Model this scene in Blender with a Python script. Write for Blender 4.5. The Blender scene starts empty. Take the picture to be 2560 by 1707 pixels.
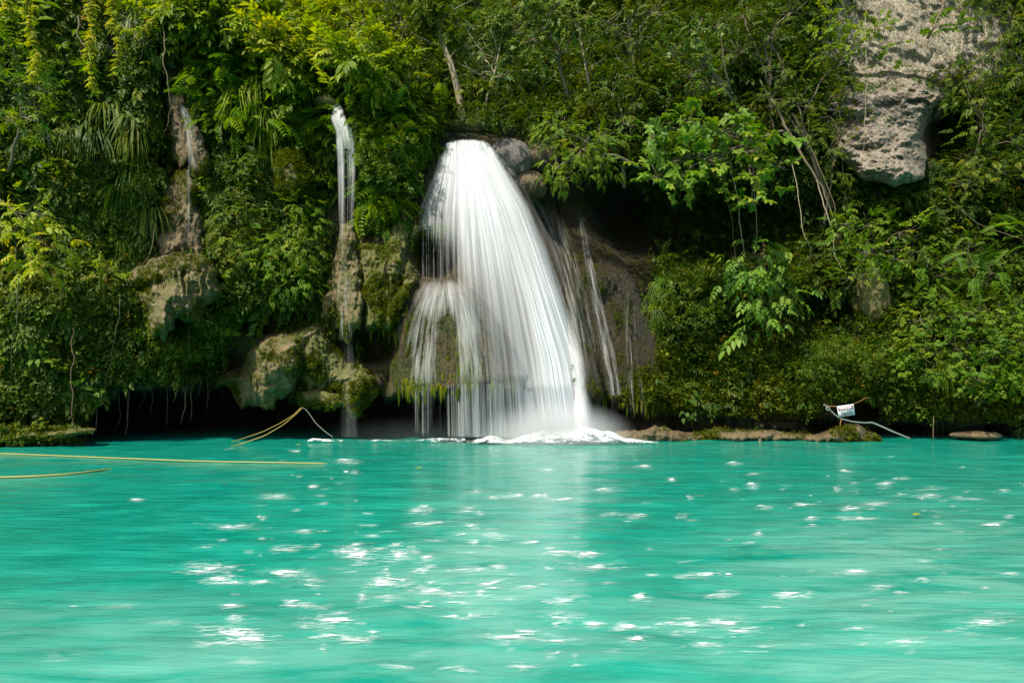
import bpy, math, random
import numpy as np

# ------------------------------------------------------------------ basics
H, F, HY, CX = 2.2, 1706.67, 950.0, 1280.0      # eye height above the pool, focal length, horizon row, centre column
rng = np.random.default_rng(11)
random.seed(5)
scene = bpy.context.scene
COL = scene.collection

def at(px, py, Y):
    """world point seen at column px, row py of the photograph, Y metres away"""
    px, py, Y = np.broadcast_arrays(np.asarray(px, float), np.asarray(py, float), np.asarray(Y, float))
    return np.stack([(px-CX)/F*Y, Y, H-(py-HY)/F*Y], -1)

def on_water(px, py, z=0.0):
    Y = (H-z)*F/(np.asarray(py, float)-HY)
    return np.stack([(np.asarray(px, float)-CX)/F*Y, Y, np.full_like(Y, z)], -1)

def sm(a, b, x):
    t = np.clip((x-a)/(b-a), 0, 1)
    return t*t*(3-2*t)

def ip(x, tab):
    return np.interp(x, [a for a, _ in tab], [b for _, b in tab])

def _hash(ix, iy, iz, seed):
    h = (ix*374761393 + iy*668265263 + iz*1274126177 + seed*974634777) & 0xffffffff
    h = ((h ^ (h >> 13))*1103515245) & 0xffffffff
    h = ((h ^ (h >> 16))*2246822519) & 0xffffffff
    return ((h ^ (h >> 15)) & 0xffffff)/16777215.0

def vnoise(p, seed=0):
    """value noise, p (...,3) -> about -1..1"""
    p = np.asarray(p, float)
    i = np.floor(p).astype(np.int64); f = p-i; f = f*f*(3-2*f)
    out = 0
    for dx in (0, 1):
        for dy in (0, 1):
            for dz in (0, 1):
                w = (f[..., 0] if dx else 1-f[..., 0])*(f[..., 1] if dy else 1-f[..., 1])*(f[..., 2] if dz else 1-f[..., 2])
                out = out+w*_hash(i[..., 0]+dx, i[..., 1]+dy, i[..., 2]+dz, seed)
    return out*2-1

def fbm(p, octv=4, seed=0, gain=.5, ridged=False):
    a, s, o = 1.0, 0, 0
    for k in range(octv):
        n = vnoise(np.asarray(p)*2.03**k, seed+k*7)
        if ridged: n = 1-2*np.abs(n)
        o = o+a*n; s += a; a *= gain
    return o/s

def ell(px, py, cx, cy, rx, ry, soft=.35):
    d = np.sqrt(((px-cx)/rx)**2+((py-cy)/ry)**2)
    return 1-sm(1-soft, 1+soft, d)

def ells(px, py, lst):
    o = np.zeros(np.shape(px))
    for e in lst: o = np.maximum(o, ell(px, py, *e))
    return o

def norm(v):
    return v/np.maximum(np.linalg.norm(v, axis=-1, keepdims=True), 1e-9)

# ------------------------------------------------------------------ object helpers
def mesh_obj(name, V, T, mat, parent=None, attrs=None, uv=None, smooth=False, loc=None, matidx=None):
    V = np.asarray(V, np.float32).reshape(-1, 3); T = np.asarray(T, np.int32).reshape(-1, 3)
    me = bpy.data.meshes.new(name)
    me.vertices.add(len(V)); me.vertices.foreach_set('co', V.ravel())
    me.loops.add(len(T)*3); me.loops.foreach_set('vertex_index', T.ravel())
    me.polygons.add(len(T)); me.polygons.foreach_set('loop_start', np.arange(0, len(T)*3, 3, dtype=np.int32))
    if smooth: me.polygons.foreach_set('use_smooth', np.ones(len(T), bool))
    for k, a in (attrs or {}).items():
        at_ = me.attributes.new(k, 'FLOAT', 'POINT'); at_.data.foreach_set('value', np.asarray(a, np.float32).ravel())
    if uv is not None:
        u = me.uv_layers.new(name='UVMap'); u.data.foreach_set('uv', np.asarray(uv, np.float32)[T.ravel()].ravel())
    if mat is not None:
        for m_ in (mat if isinstance(mat, (list, tuple)) else [mat]): me.materials.append(m_)
    if matidx is not None: me.polygons.foreach_set('material_index', np.asarray(matidx, np.int32))
    me.update(calc_edges=True); me.validate()
    o = bpy.data.objects.new(name, me); COL.objects.link(o)
    if parent is not None: o.parent = parent
    if loc is not None: o.location = loc
    return o

def tag(o, label=None, cat=None, group=None, kind=None):
    if label: o['label'] = label
    if cat: o['category'] = cat
    if group: o['group'] = group
    if kind: o['kind'] = kind
    return o

def empty(name, loc, label, cat, group=None):
    o = bpy.data.objects.new(name, None); COL.objects.link(o); o.empty_display_size = .2
    o.location = tuple(float(c) for c in loc)
    return tag(o, label, cat, group)

class MB:
    """collects triangles"""
    def __init__(s): s.V = []; s.T = []; s.A = []; s.n = 0
    def add(s, V, T, a=None):
        V = np.asarray(V, float).reshape(-1, 3); T = np.asarray(T).reshape(-1, 3)
        s.V.append(V); s.T.append(T+s.n); s.A.append(np.full(len(V), .5) if a is None else np.broadcast_to(a, (len(V),))); s.n += len(V)
        return s
    def tube(s, pts, rad, n=6, a=None):
        pts = np.asarray(pts, float); k = len(pts)
        rad = np.broadcast_to(np.asarray(rad, float), (k,))
        tg = norm(np.gradient(pts, axis=0))
        ref = np.where(np.abs(tg[:, 2:3]) > .9, np.array([[1., 0, 0]]), np.array([[0, 0, 1.]]))
        u = norm(np.cross(tg, ref)); w = np.cross(tg, u)
        an = np.arange(n)/n*2*math.pi
        V = pts[:, None]+rad[:, None, None]*(np.cos(an)[None, :, None]*u[:, None]+np.sin(an)[None, :, None]*w[:, None])
        i, j = np.meshgrid(np.arange(k-1), np.arange(n), indexing='ij'); j2 = (j+1) % n
        q = np.stack([i*n+j, i*n+j2, (i+1)*n+j2, (i+1)*n+j], -1).reshape(-1, 4)
        T = [q[:, [0, 1, 2]], q[:, [0, 2, 3]]]
        V = V.reshape(-1, 3)
        V = np.concatenate([V, pts[:1], pts[-1:]]); c0, c1 = k*n, k*n+1
        jj = np.arange(n); T.append(np.stack([np.full(n, c0), (jj+1) % n, jj], -1)); b = (k-1)*n
        T.append(np.stack([np.full(n, c1), b+jj, b+(jj+1) % n], -1))
        return s.add(V, np.concatenate(T), a)
    def build(s, name, mat, parent=None, smooth=False, origin=None):
        V = np.concatenate(s.V); T = np.concatenate(s.T)
        if origin is not None: V = V-np.asarray(origin)
        return mesh_obj(name, V, T, mat, parent, {'tint': np.concatenate(s.A)}, smooth=smooth)

def grid_tris(nr, nc):
    i, j = np.meshgrid(np.arange(nr-1), np.arange(nc-1), indexing='ij')
    a = (i*nc+j).ravel(); b = a+1; c = a+nc+1; d = a+nc
    return np.concatenate([np.stack([a, d, c], -1), np.stack([a, c, b], -1)])

# ------------------------------------------------------------------ materials
def new_mat(name):
    m = bpy.data.materials.new(name); m.use_nodes = True
    nt = m.node_tree; nt.nodes.clear()
    out = nt.nodes.new('ShaderNodeOutputMaterial')
    return m, nt, out
def N(nt, t, **kw):
    n = nt.nodes.new(t)
    for k, v in kw.items():
        if k.startswith('i_'):
            key = k[2:]
            n.inputs[int(key) if key.isdigit() else key.replace('_', ' ')].default_value = v
        else: setattr(n, k, v)
    return n
def L(nt, a, b): nt.links.new(a, b)
def ramp(nt, fac, stops, interp='LINEAR'):
    r = nt.nodes.new('ShaderNodeValToRGB'); r.color_ramp.interpolation = interp
    el = r.color_ramp.elements
    while len(el) < len(stops): el.new(.5)
    for e, (p, c) in zip(el, stops):
        e.position = p; e.color = (*c, 1) if len(c) == 3 else c
    if fac is not None: L(nt, fac, r.inputs[0])
    return r
def mathn(nt, op, a, b=None, clamp=False):
    n = nt.nodes.new('ShaderNodeMath'); n.operation = op; n.use_clamp = clamp
    for i, v in enumerate((a, b)):
        if v is None: continue
        if isinstance(v, (int, float)): n.inputs[i].default_value = v
        else: L(nt, v, n.inputs[i])
    return n.outputs[0]
def mixc(nt, fac, a, b):
    n = nt.nodes.new('ShaderNodeMix'); n.data_type = 'RGBA'
    for i, v in ((0, fac), (6, a), (7, b)):
        if isinstance(v, (int, float)): n.inputs[i].default_value = v
        elif isinstance(v, tuple): n.inputs[i].default_value = (*v, 1)
        else: L(nt, v, n.inputs[i])
    return n.outputs[2]
def coords(nt, scale, kind='Object'):
    tc = nt.nodes.new('ShaderNodeTexCoord'); mp = nt.nodes.new('ShaderNodeMapping')
    mp.inputs['Scale'].default_value = scale if isinstance(scale, tuple) else (scale,)*3
    L(nt, tc.outputs[kind], mp.inputs[0]); return mp.outputs[0]
def noise(nt, vec, scale, detail=5, rough=.55, dist=0):
    n = N(nt, 'ShaderNodeTexNoise', i_Scale=scale, i_Detail=detail, i_Roughness=rough, i_Distortion=dist)
    L(nt, vec, n.inputs['Vector']); return n.outputs[0]

def leaf_mat(name, cols, gloss=.52, trans=.32, spec=.22, k=1.0):
    k *= .76; cols = [(r*1.85*k, g*1.36*k, b_*.6*k) for r, g, b_ in cols]
    m, nt, out = new_mat(name)
    a = N(nt, 'ShaderNodeAttribute', attribute_name='tint')
    k = len(cols)
    r = ramp(nt, a.outputs['Fac'], [(i/(k-1), c) for i, c in enumerate(cols)])
    nz = noise(nt, coords(nt, 1.0), .9, 3)
    c = mixc(nt, mathn(nt, 'MULTIPLY', nz, .55), r.outputs[0], tuple(x*.55 for x in cols[0]))
    p = N(nt, 'ShaderNodeBsdfPrincipled', i_Roughness=gloss); p.inputs['Specular IOR Level'].default_value = spec
    L(nt, c, p.inputs['Base Color'])
    t = nt.nodes.new('ShaderNodeBsdfTranslucent')
    g = N(nt, 'ShaderNodeHueSaturation', i_Hue=.485, i_Saturation=1.1, i_Value=1.5); L(nt, c, g.inputs['Color']); L(nt, g.outputs[0], t.inputs[0])
    mx = N(nt, 'ShaderNodeMixShader', i_0=trans); L(nt, p.outputs[0], mx.inputs[1]); L(nt, t.outputs[0], mx.inputs[2])
    L(nt, mx.outputs[0], out.inputs[0]); return m

def rock_mat(name, cols, moss=(.06, .075, .012), mossamt=.5, wet=.5, bump=.6, scale=1.0, streak=True, ochre=(.16, .1, .02)):
    m, nt, out = new_mat(name)
    v = coords(nt, scale)
    vs = coords(nt, (2.2*scale, 2.2*scale, .35*scale)) if streak else v
    n1 = noise(nt, v, 1.6, 8, .65, .4)
    n2 = noise(nt, vs, 2.6, 7, .62, .5)
    n3 = noise(nt, v, 9, 6, .7)
    n4 = noise(nt, v, 28, 4, .7)
    k = len(cols)
    base = ramp(nt, n1, [(.3+.4*i/(k-1), c) for i, c in enumerate(cols)]).outputs[0]
    st = ramp(nt, n2, [(.4, (1, 1, 1)), (.6, (.0, .0, .0))]).outputs[0]
    dark = mixc(nt, 1.0, base, base)
    mul = nt.nodes.new('ShaderNodeMix'); mul.data_type = 'RGBA'; mul.blend_type = 'MULTIPLY'
    mul.inputs[0].default_value = wet; L(nt, base, mul.inputs[6])
    L(nt, ramp(nt, n3, [(.38, (.22, .19, .14)), (.58, (1, 1, 1))]).outputs[0], mul.inputs[7])
    oc = mixc(nt, mathn(nt, 'MULTIPLY', st, .55*min(1, mossamt*1.6)), mul.outputs[2], ochre)
    mo = mathn(nt, 'MULTIPLY', ramp(nt, noise(nt, v, 2.3, 9, .72), [(.56-.22*mossamt, (0, 0, 0)), (.66-.2*mossamt, (1, 1, 1))]).outputs[0], min(1, mossamt*1.7), True)
    col = mixc(nt, mo, oc, moss)
    p = N(nt, 'ShaderNodeBsdfPrincipled', i_Roughness=.62); L(nt, col, p.inputs['Base Color'])
    h = mathn(nt, 'ADD', mathn(nt, 'MULTIPLY', n3, .7), mathn(nt, 'ADD', mathn(nt, 'MULTIPLY', n4, .3), mathn(nt, 'MULTIPLY', n2, .8)))
    b = N(nt, 'ShaderNodeBump', i_Strength=bump, i_Distance=.22); L(nt, h, b.inputs['Height']); L(nt, b.outputs[0], p.inputs['Normal'])
    L(nt, p.outputs[0], out.inputs[0]); return m

def plain_mat(name, col, rough=.6, var=.25, scale=20):
    m, nt, out = new_mat(name)
    nz = noise(nt, coords(nt, 1.0), scale, 4)
    c = mixc(nt, nz, tuple(x*(1-var) for x in col), tuple(min(1, x*(1+var)) for x in col))
    p = N(nt, 'ShaderNodeBsdfPrincipled', i_Roughness=rough); L(nt, c, p.inputs['Base Color']); L(nt, p.outputs[0], out.inputs[0]); return m

LM = dict(
    deep=leaf_mat('deep_green_leaf', [(.012, .045, .008), (.03, .09, .012), (.06, .13, .02), (.11, .17, .02)]),
    mid=leaf_mat('mid_green_leaf', [(.02, .07, .01), (.045, .13, .015), (.09, .18, .02), (.17, .22, .025)]),
    lime=leaf_mat('yellow_green_leaf', [(.04, .11, .012), (.085, .19, .02), (.16, .28, .03), (.25, .35, .05)], trans=.42, k=1.3),
    fresh=leaf_mat('fresh_green_leaf', [(.03, .11, .012), (.07, .2, .02), (.13, .27, .03), (.24, .33, .05)], trans=.4),
    gold=leaf_mat('golden_leaf', [(.06, .15, .015), (.13, .24, .025), (.2, .3, .035), (.3, .3, .04)], trans=.4, k=1.45),
    olive=leaf_mat('olive_leaf', [(.02, .06, .008), (.045, .12, .012), (.09, .17, .02), (.14, .22, .03)]),
    pale=leaf_mat('pale_leaf', [(.03, .1, .03), (.06, .16, .05), (.12, .24, .1), (.24, .34, .2)], gloss=.35),
    big=leaf_mat('broad_leaf', [(.025, .09, .015), (.055, .15, .025), (.09, .2, .04), (.17, .24, .06)], gloss=.48, k=1.5),
    fern=leaf_mat('fern_leaf', [(.02, .09, .01), (.045, .16, .02), (.085, .23, .03), (.13, .28, .04)], trans=.4),
    dead=leaf_mat('dead_leaf', [(.08, .05, .02), (.16, .12, .03), (.22, .2, .04), (.14, .09, .03)], gloss=.8, spec=.1),
    moss=leaf_mat('moss_tuft', [(.03, .07, .006), (.055, .11, .01), (.085, .14, .014), (.12, .16, .02)], gloss=.8, spec=.1),
)
TAN = [(.06, .044, .024), (.15, .115, .062), (.26, .2, .12), (.13, .105, .075)]
M = dict(
    tufa=rock_mat('tufa', TAN, mossamt=.55, moss=(.08, .085, .012), ochre=(.22, .14, .03)),
    tufa_mossy=rock_mat('mossy_tufa', TAN, mossamt=.8, moss=(.09, .1, .014), ochre=(.2, .13, .02)),
    wetrock=rock_mat('wet_rock', [(.05, .034, .016), (.13, .09, .042), (.22, .16, .085), (.09, .065, .04)], mossamt=.3, ochre=(.1, .075, .02), moss=(.05, .055, .01)),
    greyrock=rock_mat('grey_rock', [(.07, .065, .06), (.15, .14, .13), (.24, .22, .2)], mossamt=.2, streak=False),
    lime=rock_mat('limestone', [(.26, .23, .19), (.44, .4, .34), (.62, .58, .5), (.5, .45, .38)], mossamt=.12, wet=.55, bump=.9, streak=False, ochre=(.35, .27, .18)),
    limebrown=rock_mat('weathered_limestone', [(.07, .06, .045), (.19, .16, .12), (.36, .31, .24), (.22, .19, .15)], mossamt=.25, wet=.8, bump=.6, streak=False, ochre=(.2, .15, .08)),
    bark=plain_mat('bark', (.13, .1, .06), .85, .5),
    pbark=plain_mat('pale_bark', (.24, .2, .12), .8, .5, 8),
    vine=plain_mat('vine_stem', (.1, .08, .03), .8, .4),
    root=plain_mat('hanging_root', (.16, .1, .06), .8, .4),
    yrope=plain_mat('yellow_rope', (.4, .3, .07), .6, .3, 60),
    grope=plain_mat('grey_rope', (.17, .21, .17), .7, .3, 60),
    cord=plain_mat('orange_cord', (.4, .17, .05), .7, .3, 60),
    white=plain_mat('sign_white', (.78, .79, .84), .4, .03),
    red=plain_mat('sign_red', (.55, .03, .03), .4, .03),
    black=plain_mat('sign_black', (.02, .02, .025), .4, .03),
)

# ------------------------------------------------------------------ the cliff: depth of the rock face
WALL = [(-600, 21.5), (0, 23.6), (250, 25), (600, 26), (900, 26.3), (1100, 26.8), (1450, 28), (1650, 27.6), (1900, 27), (2200, 26.6), (2560, 26), (3200, 24.5)]
LEAN = [(-600, .6), (0, .8), (700, .9), (1000, 1.2), (1350, 1.2), (1600, 1.2), (1850, 2.8), (2100, 4.2), (2560, 4.8), (3200, 4.5)]
TOP = [(-600, -700), (200, -420), (350, -200), (395, 40), (420, 150), (445, 140), (470, 60), (560, 40), (640, 90), (740, 190), (815, 248), (865, 262), (905, 205),
       (980, 230), (1030, 290), (1090, 345), (1240, 352), (1330, 350), (1480, 330), (1700, 250), (1900, 130), (2000, 0), (2120, -250), (3200, -500)]
ROOF = [(-600, 1120), (200, 1112), (235, 1010), (300, 968), (420, 962), (560, 965), (590, 985), (800, 1000), (960, 985), (1100, 972), (1400, 972), (1480, 985),
        (1540, 1000), (1640, 1032), (1800, 1042), (1960, 1046), (2070, 1045), (2120, 1030), (2200, 1048), (2400, 1058), (2560, 1062), (3200, 1062)]
RECESS = [(-600, .2), (180, .3), (260, 4.5), (560, 5), (800, 5), (1300, 5), (1480, 3), (1600, 1.2), (1800, .9), (2050, 1.1), (2560, 1.6), (3200, 1.6)]
DC = [(340, 1168), (430, 1178), (520, 1192), (620, 1208), (750, 1225), (860, 1232), (972, 1240)]
DW = [(340, 70), (430, 118), (520, 150), (620, 185), (750, 225), (860, 250), (972, 270)]
DB = [(340, .25), (430, .9), (520, 1.5), (620, 1.9), (750, 2.5), (860, 2.9), (972, 3.2)]

def dome(px, py):
    q = np.clip(py, 340, 972)
    s = (px-ip(q, DC))/ip(q, DW)
    b = ip(q, DB)*np.sqrt(np.clip(1-np.abs(s)**2.4, 0, 1))
    return b*sm(325, 360, py)

def wall(px, py):
    up = (1090-py)/1000
    Y = ip(px, WALL)+ip(px, LEAN)*np.clip(up, -.2, 2)
    over = np.clip(ip(px, TOP)-py, 0, None)
    Y = Y+over*.034+2.0*sm(0, 60, over)*sm(350, 500, px)
    return Y

def depth(px, py, detail=True):
    px = np.asarray(px, float); py = np.asarray(py, float)
    Y = wall(px, py)
    Y = Y-dome(px, py)
    # lobe under the left side of the fall, buttress right of it, bulges and hollows
    aw = ip(py, [(680, 60), (760, 125), (860, 175), (972, 215)]); ac = ip(py, [(700, 1090), (972, 1130)])
    Y = Y-.8*np.sqrt(np.clip(1-np.abs((px-ac)/aw)**2.0, 0, 1))*sm(690, 735, py)+.25*ell(px, py, 1122, 900, 26, 60, .9)
    Y = Y+2.2*ell(px, py, 1085, 640, 60, 55, .4)
    bx = ip(py, [(420, 1395), (520, 1440), (700, 1500), (850, 1530), (1040, 1560)]); bw = ip(py, [(420, 25), (520, 45), (700, 85), (850, 105), (1040, 110)])
    Y = Y-1.9*np.sqrt(np.clip(1-((px-bx)/bw)**2, 0, 1))*sm(430, 560, py)
    Y = Y+2.6*ell(px, py, 1500, 520, 130, 110, .6)+3.6*ell(px, py, 1760, 560, 250, 120, .5)+1.8*ell(px, py, 2050, 790, 80, 70, .5)+2.2*ell(px, py, 2375, 345, 60, 85, .4)
    Y = Y+1.8*ell(px, py, 940, 865, 50, 42, .3)+1.6*ell(px, py, 690, 800, 90, 35, .5)+1.6*ell(px, py, 560, 930, 70, 60, .5)
    Y = Y-1.3*ell(px, py, 950, 760, 80, 150, .6)-1.0*ell(px, py, 885, 1000, 60, 60, .6)
    Y = Y-.8*ell(px, py, 1850, 960, 330, 80, .8)-1.2*ell(px, py, 2350, 880, 260, 160, .9)-.9*ell(px, py, 2050, 1000, 90, 45, .7)
    Y = Y-1.1*ell(px, py, 200, 830, 260, 170, .9)-.8*ell(px, py, 640, 640, 140, 150, .9)-.9*ell(px, py, 960, 300, 110, 110, .7)
    Y = Y+1.1*ell(px, py, 430, 300, 40, 220, .6)-.7*ell(px, py, 580, 260, 100, 200, .8)
    rf = ip(px, ROOF)+14*vnoise(np.stack([px/45, px*0, px*0], -1), 3)+9*vnoise(np.stack([px/14, px*0, px*0], -1), 4)+7*vnoise(np.stack([px/5, px*0, px*0], -1), 6)
    Y = Y+ip(px, RECESS)*sm(rf, rf+34, py)
    # small caves at the right waterline
    Y = Y+1.8*ell(px, py, 2145, 1028, 55, 26, .3)+1.6*ell(px, py, 2240, 1078, 75, 22, .3)+1.6*ell(px, py, 2490, 1078, 90, 16, .3)+1.0*ell(px, py, 2050, 1068, 28, 10, .4)
    Y = Y-(ip(px, [(1400, 0), (1500, .5), (2100, .5), (2300, .2), (3200, 0)]))*sm(1052, 1072, py)
    # shelf on the left at the waterline
    Y = Y-1.5*sm(1068, 1078, py)*(1-sm(205, 245, px))*sm(-700, -600, px)+.5*(1-sm(200, 260, px))*sm(1020, 1062, py)
    if detail:
        P = at(px, py, Y)
        veg = 1-rocky(px, py)
        Y = Y+(.55*fbm(P*np.array([.42, .42, .42]), 3, 21))*(1-.75*ell(px, py, 1220, 640, 260, 340, .2))
        Y = Y+.22*veg*fbm(P*1.3, 3, 31)
        Pw = P+.45*np.stack([fbm(P*.9, 3, 71), P[..., 0]*0, fbm(P*.9, 3, 72)], -1)
        Y = Y+(1-veg)*(.2*fbm(Pw*np.array([2.9, 2.9, 1.3]), 5, 41, gain=.62)+.07*fbm(Pw*np.array([5, 5, 1.2]), 3, 43, ridged=True))*(1-.6*ell(px, py, 1220, 640, 230, 340, .2))
        Y = Y+.05*fbm(P*np.array([6, 6, 3.]), 3, 51)
        Y = Y+.55*ells(px, py, LIME)*fbm(P*np.array([.7, .7, 1.1]), 5, 61, gain=.6)
    return Y

ROCKY = [(445, 330, 34, 210), (420, 560, 45, 80), (865, 600, 50, 260), (955, 730, 75, 165), (700, 900, 150, 120, .3), (850, 970, 120, 60), (1230, 700, 270, 350, .15),
         (1530, 800, 105, 280, .2), (975, 900, 70, 100), (820, 262, 45, 25), (1270, 380, 90, 50), (1480, 560, 110, 130), (1180, 1040, 500, 70, .2), (400, 1030, 190, 70, .2), (2145, 1028, 62, 30), (930, 640, 70, 60)]
LIME = [(2250, 70, 190, 160, .5), (2210, 330, 140, 110, .3), (2440, 110, 70, 90, .8)]
def rocky(px, py):
    o = ells(px, py, ROCKY)
    o = np.maximum(o, ells(px, py, LIME))
    o = np.maximum(o, sm(0, 18, py-ip(px, ROOF)))
    return o

STEP = 4
gx = np.arange(-560, 3130, STEP); gy = np.arange(-620, 1330, STEP)
PX, PY = np.meshgrid(gx, gy)
YY = depth(PX, PY)
P = at(PX, PY, YY)
du = np.gradient(P, axis=1); dv = np.gradient(P, axis=0)
NRM = norm(np.cross(du, dv)); NRM = np.where(NRM[..., 1:2] > 0, -NRM, NRM)
WET_SHADE = np.clip(sm(8, 40, PY-ip(PX, ROOF))*(1-sm(1480, 1560, PX))*(1-sm(-700, 180, PX)*(1-sm(180, 240, PX)))+.72*ells(PX, PY, [(1540, 760, 130, 330, .3), (1540, 820, 120, 250, .2), (1380, 560, 110, 220, .4), (1600, 520, 160, 120, .5), (1290, 640, 90, 300, .3)])+.9*ells(PX, PY, [(2370, 350, 60, 90, .3), (1700, 540, 200, 90, .5)]), 0, 1)  # wet rock near the fall, plus cave and hollow shade put into the colour
GN = ells(PX, PY, [(1560, 980, 70, 60, .5), (1700, 990, 180, 60, .5), (1900, 990, 200, 60, .5), (2350, 1000, 300, 50, .5), (150, 960, 220, 90, .5), (640, 830, 60, 40, .6), (960, 700, 60, 150, .6), (1160, 860, 40, 120, .8), (1040, 930, 70, 50, .8), (1100, 780, 60, 60, .8)])*(1-.8*sm(1035, 1050, PY))
RK = rocky(PX, PY); LI = ells(PX, PY, LIME)

# cliff material: dark mossy soil where plants grow, tufa on the bare parts, pale limestone top right
m, nt, out = new_mat('cliff_rock')
v = coords(nt, 1.0); vs = coords(nt, (2.4, 2.4, .35))
n1 = noise(nt, v, 1.3, 8, .65, .4); n2 = noise(nt, vs, 2.2, 7, .6, .5); n3 = noise(nt, v, 8, 7, .7); n4 = noise(nt, v, 2.6, 9, .72)
tuf = ramp(nt, n1, [(.3, (.03, .024, .014)), (.45, (.08, .062, .034)), (.58, (.15, .115, .06)), (.72, (.06, .05, .035))]).outputs[0]
tuf = mixc(nt, mathn(nt, 'MULTIPLY', ramp(nt, n2, [(.44, (1, 1, 1)), (.58, (0, 0, 0))]).outputs[0], .6), tuf, (.15, .11, .02))
tuf = mixc(nt, ramp(nt, n4, [(.5, (0, 0, 0)), (.62, (.8, .8, .8))]).outputs[0], tuf, (.07, .075, .012))
soil = ramp(nt, n4, [(.3, (.012, .014, .006)), (.5, (.03, .034, .009)), (.66, (.06, .07, .013)), (.8, (.05, .035, .015))]).outputs[0]
lim = ramp(nt, n1, [(.3, (.34, .29, .21)), (.5, (.62, .55, .42)), (.7, (.8, .73, .6))]).outputs[0]
lim = mixc(nt, ramp(nt, n3, [(.36, (.75, .75, .75)), (.5, (0, 0, 0))]).outputs[0], lim, (.13, .11, .08))
aR = N(nt, 'ShaderNodeAttribute', attribute_name='rocky').outputs['Fac']; aL = N(nt, 'ShaderNodeAttribute', attribute_name='lime').outputs['Fac']
fr = ramp(nt, mathn(nt, 'ADD', aR, mathn(nt, 'MULTIPLY', mathn(nt, 'SUBTRACT', n4, .5), 1.2)), [(.4, (0, 0, 0)), (.62, (1, 1, 1))]).outputs[0]
c = mixc(nt, fr, soil, tuf)
gn = N(nt, 'ShaderNodeAttribute', attribute_name='green').outputs['Fac']
c = mixc(nt, ramp(nt, mathn(nt, 'ADD', gn, mathn(nt, 'MULTIPLY', mathn(nt, 'SUBTRACT', n4, .5), 2.2)), [(.45, (0, 0, 0)), (.7, (.9, .9, .9))]).outputs[0], c, ramp(nt, n3, [(.35, (.035, .05, .006)), (.6, (.09, .11, .012)), (.75, (.16, .14, .02))]).outputs[0])
fl = ramp(nt, mathn(nt, 'ADD', aL, mathn(nt, 'MULTIPLY', mathn(nt, 'SUBTRACT', n4, .5), 1.4)), [(.4, (0, 0, 0)), (.6, (1, 1, 1))]).outputs[0]
lim = mixc(nt, ramp(nt, noise(nt, v, .9, 8, .7, .8), [(.52, (0, 0, 0)), (.72, (.55, .55, .55))]).outputs[0], lim, (.13, .115, .07))
c = mixc(nt, fl, c, lim)
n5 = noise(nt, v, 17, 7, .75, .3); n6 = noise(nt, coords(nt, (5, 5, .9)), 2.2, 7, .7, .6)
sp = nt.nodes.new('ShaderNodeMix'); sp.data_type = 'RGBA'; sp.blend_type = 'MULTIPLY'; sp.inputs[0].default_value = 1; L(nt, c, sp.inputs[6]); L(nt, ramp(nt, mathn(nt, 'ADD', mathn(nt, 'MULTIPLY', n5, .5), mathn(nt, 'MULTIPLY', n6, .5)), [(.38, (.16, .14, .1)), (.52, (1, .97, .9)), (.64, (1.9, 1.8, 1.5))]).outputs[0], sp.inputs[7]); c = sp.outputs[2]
wet_shade = N(nt, 'ShaderNodeAttribute', attribute_name='wet').outputs['Fac']  # wet rock plus the painted shade of cave, grotto and boulder
c = mixc(nt, mathn(nt, 'MULTIPLY', wet_shade, .9), c, mixc(nt, n6, (.006, .005, .003), (.045, .034, .016)))  # darkens the wet rock and the painted shade of cave, grotto and boulder
p = N(nt, 'ShaderNodeBsdfPrincipled'); L(nt, c, p.inputs['Base Color']); L(nt, mathn(nt, 'SUBTRACT', .65, mathn(nt, 'MULTIPLY', wet_shade, .3)), p.inputs['Roughness'])
b = N(nt, 'ShaderNodeBump', i_Strength=1.0, i_Distance=.3)
L(nt, mathn(nt, 'ADD', mathn(nt, 'ADD', n3, mathn(nt, 'MULTIPLY', n5, .5)), mathn(nt, 'MULTIPLY', n6, .9)), b.inputs['Height']); L(nt, b.outputs[0], p.inputs['Normal']); L(nt, p.outputs[0], out.inputs[0])
cliff = mesh_obj('cliff', P.reshape(-1, 3), grid_tris(*PX.shape), m, attrs={'rocky': RK.ravel(), 'lime': LI.ravel(), 'wet': WET_SHADE.ravel(), 'green': GN.ravel()}, smooth=True)  # 'wet' also carries the painted cave and hollow shade
tag(cliff, 'tall jungle covered tufa cliff around the turquoise pool', kind='structure')

# ------------------------------------------------------------------ leaf templates
class Tmp:
    def __init__(s): s.V = []; s.T = []; s.id = []; s.k = 0
    def leaf(s, b, d, n, Lg, W, droop=.15, hi=False, fold=.18):
        b = np.array(b, float); d = norm(np.array(d, float)); n = np.array(n, float); n = norm(n-d*np.dot(n, d)); w = np.cross(n, d)
        o = len(s.V)
        if not hi:
            s.V += [b, b+d*Lg*.45+w*W/2+n*W*fold, b+d*Lg-n*Lg*droop, b+d*Lg*.45-w*W/2+n*W*fold]
            s.T += [(o, o+1, o+2), (o, o+2, o+3)]; c = 4
        else:
            f = lambda t: b+d*Lg*t-n*Lg*droop*t*t
            s.V += [f(0), f(.28)+w*W*.42+n*W*fold, f(.62)+w*W*.46+n*W*fold, f(1), f(.62)-w*W*.46+n*W*fold, f(.28)-w*W*.42+n*W*fold, f(.45)]
            for a_, b_ in ((0, 1), (1, 2), (2, 3), (3, 4), (4, 5), (5, 0)): s.T.append((o+a_, o+b_, o+6))
            c = 7
        s.id += [s.k]*c; s.k += 1
    def strip(s, pts, wid, side):
        o = len(s.V); side = np.array(side, float)
        for q, w in zip(pts, wid): s.V += [np.array(q)+side*w, np.array(q)-side*w]
        for i in range(len(pts)-1):
            a = o+2*i; s.T += [(a, a+1, a+3), (a, a+3, a+2)]
        s.id += [s.k]*(2*len(pts)); s.k += 1
    def done(s): return np.array(s.V), np.array(s.T), np.array(s.id)

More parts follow.
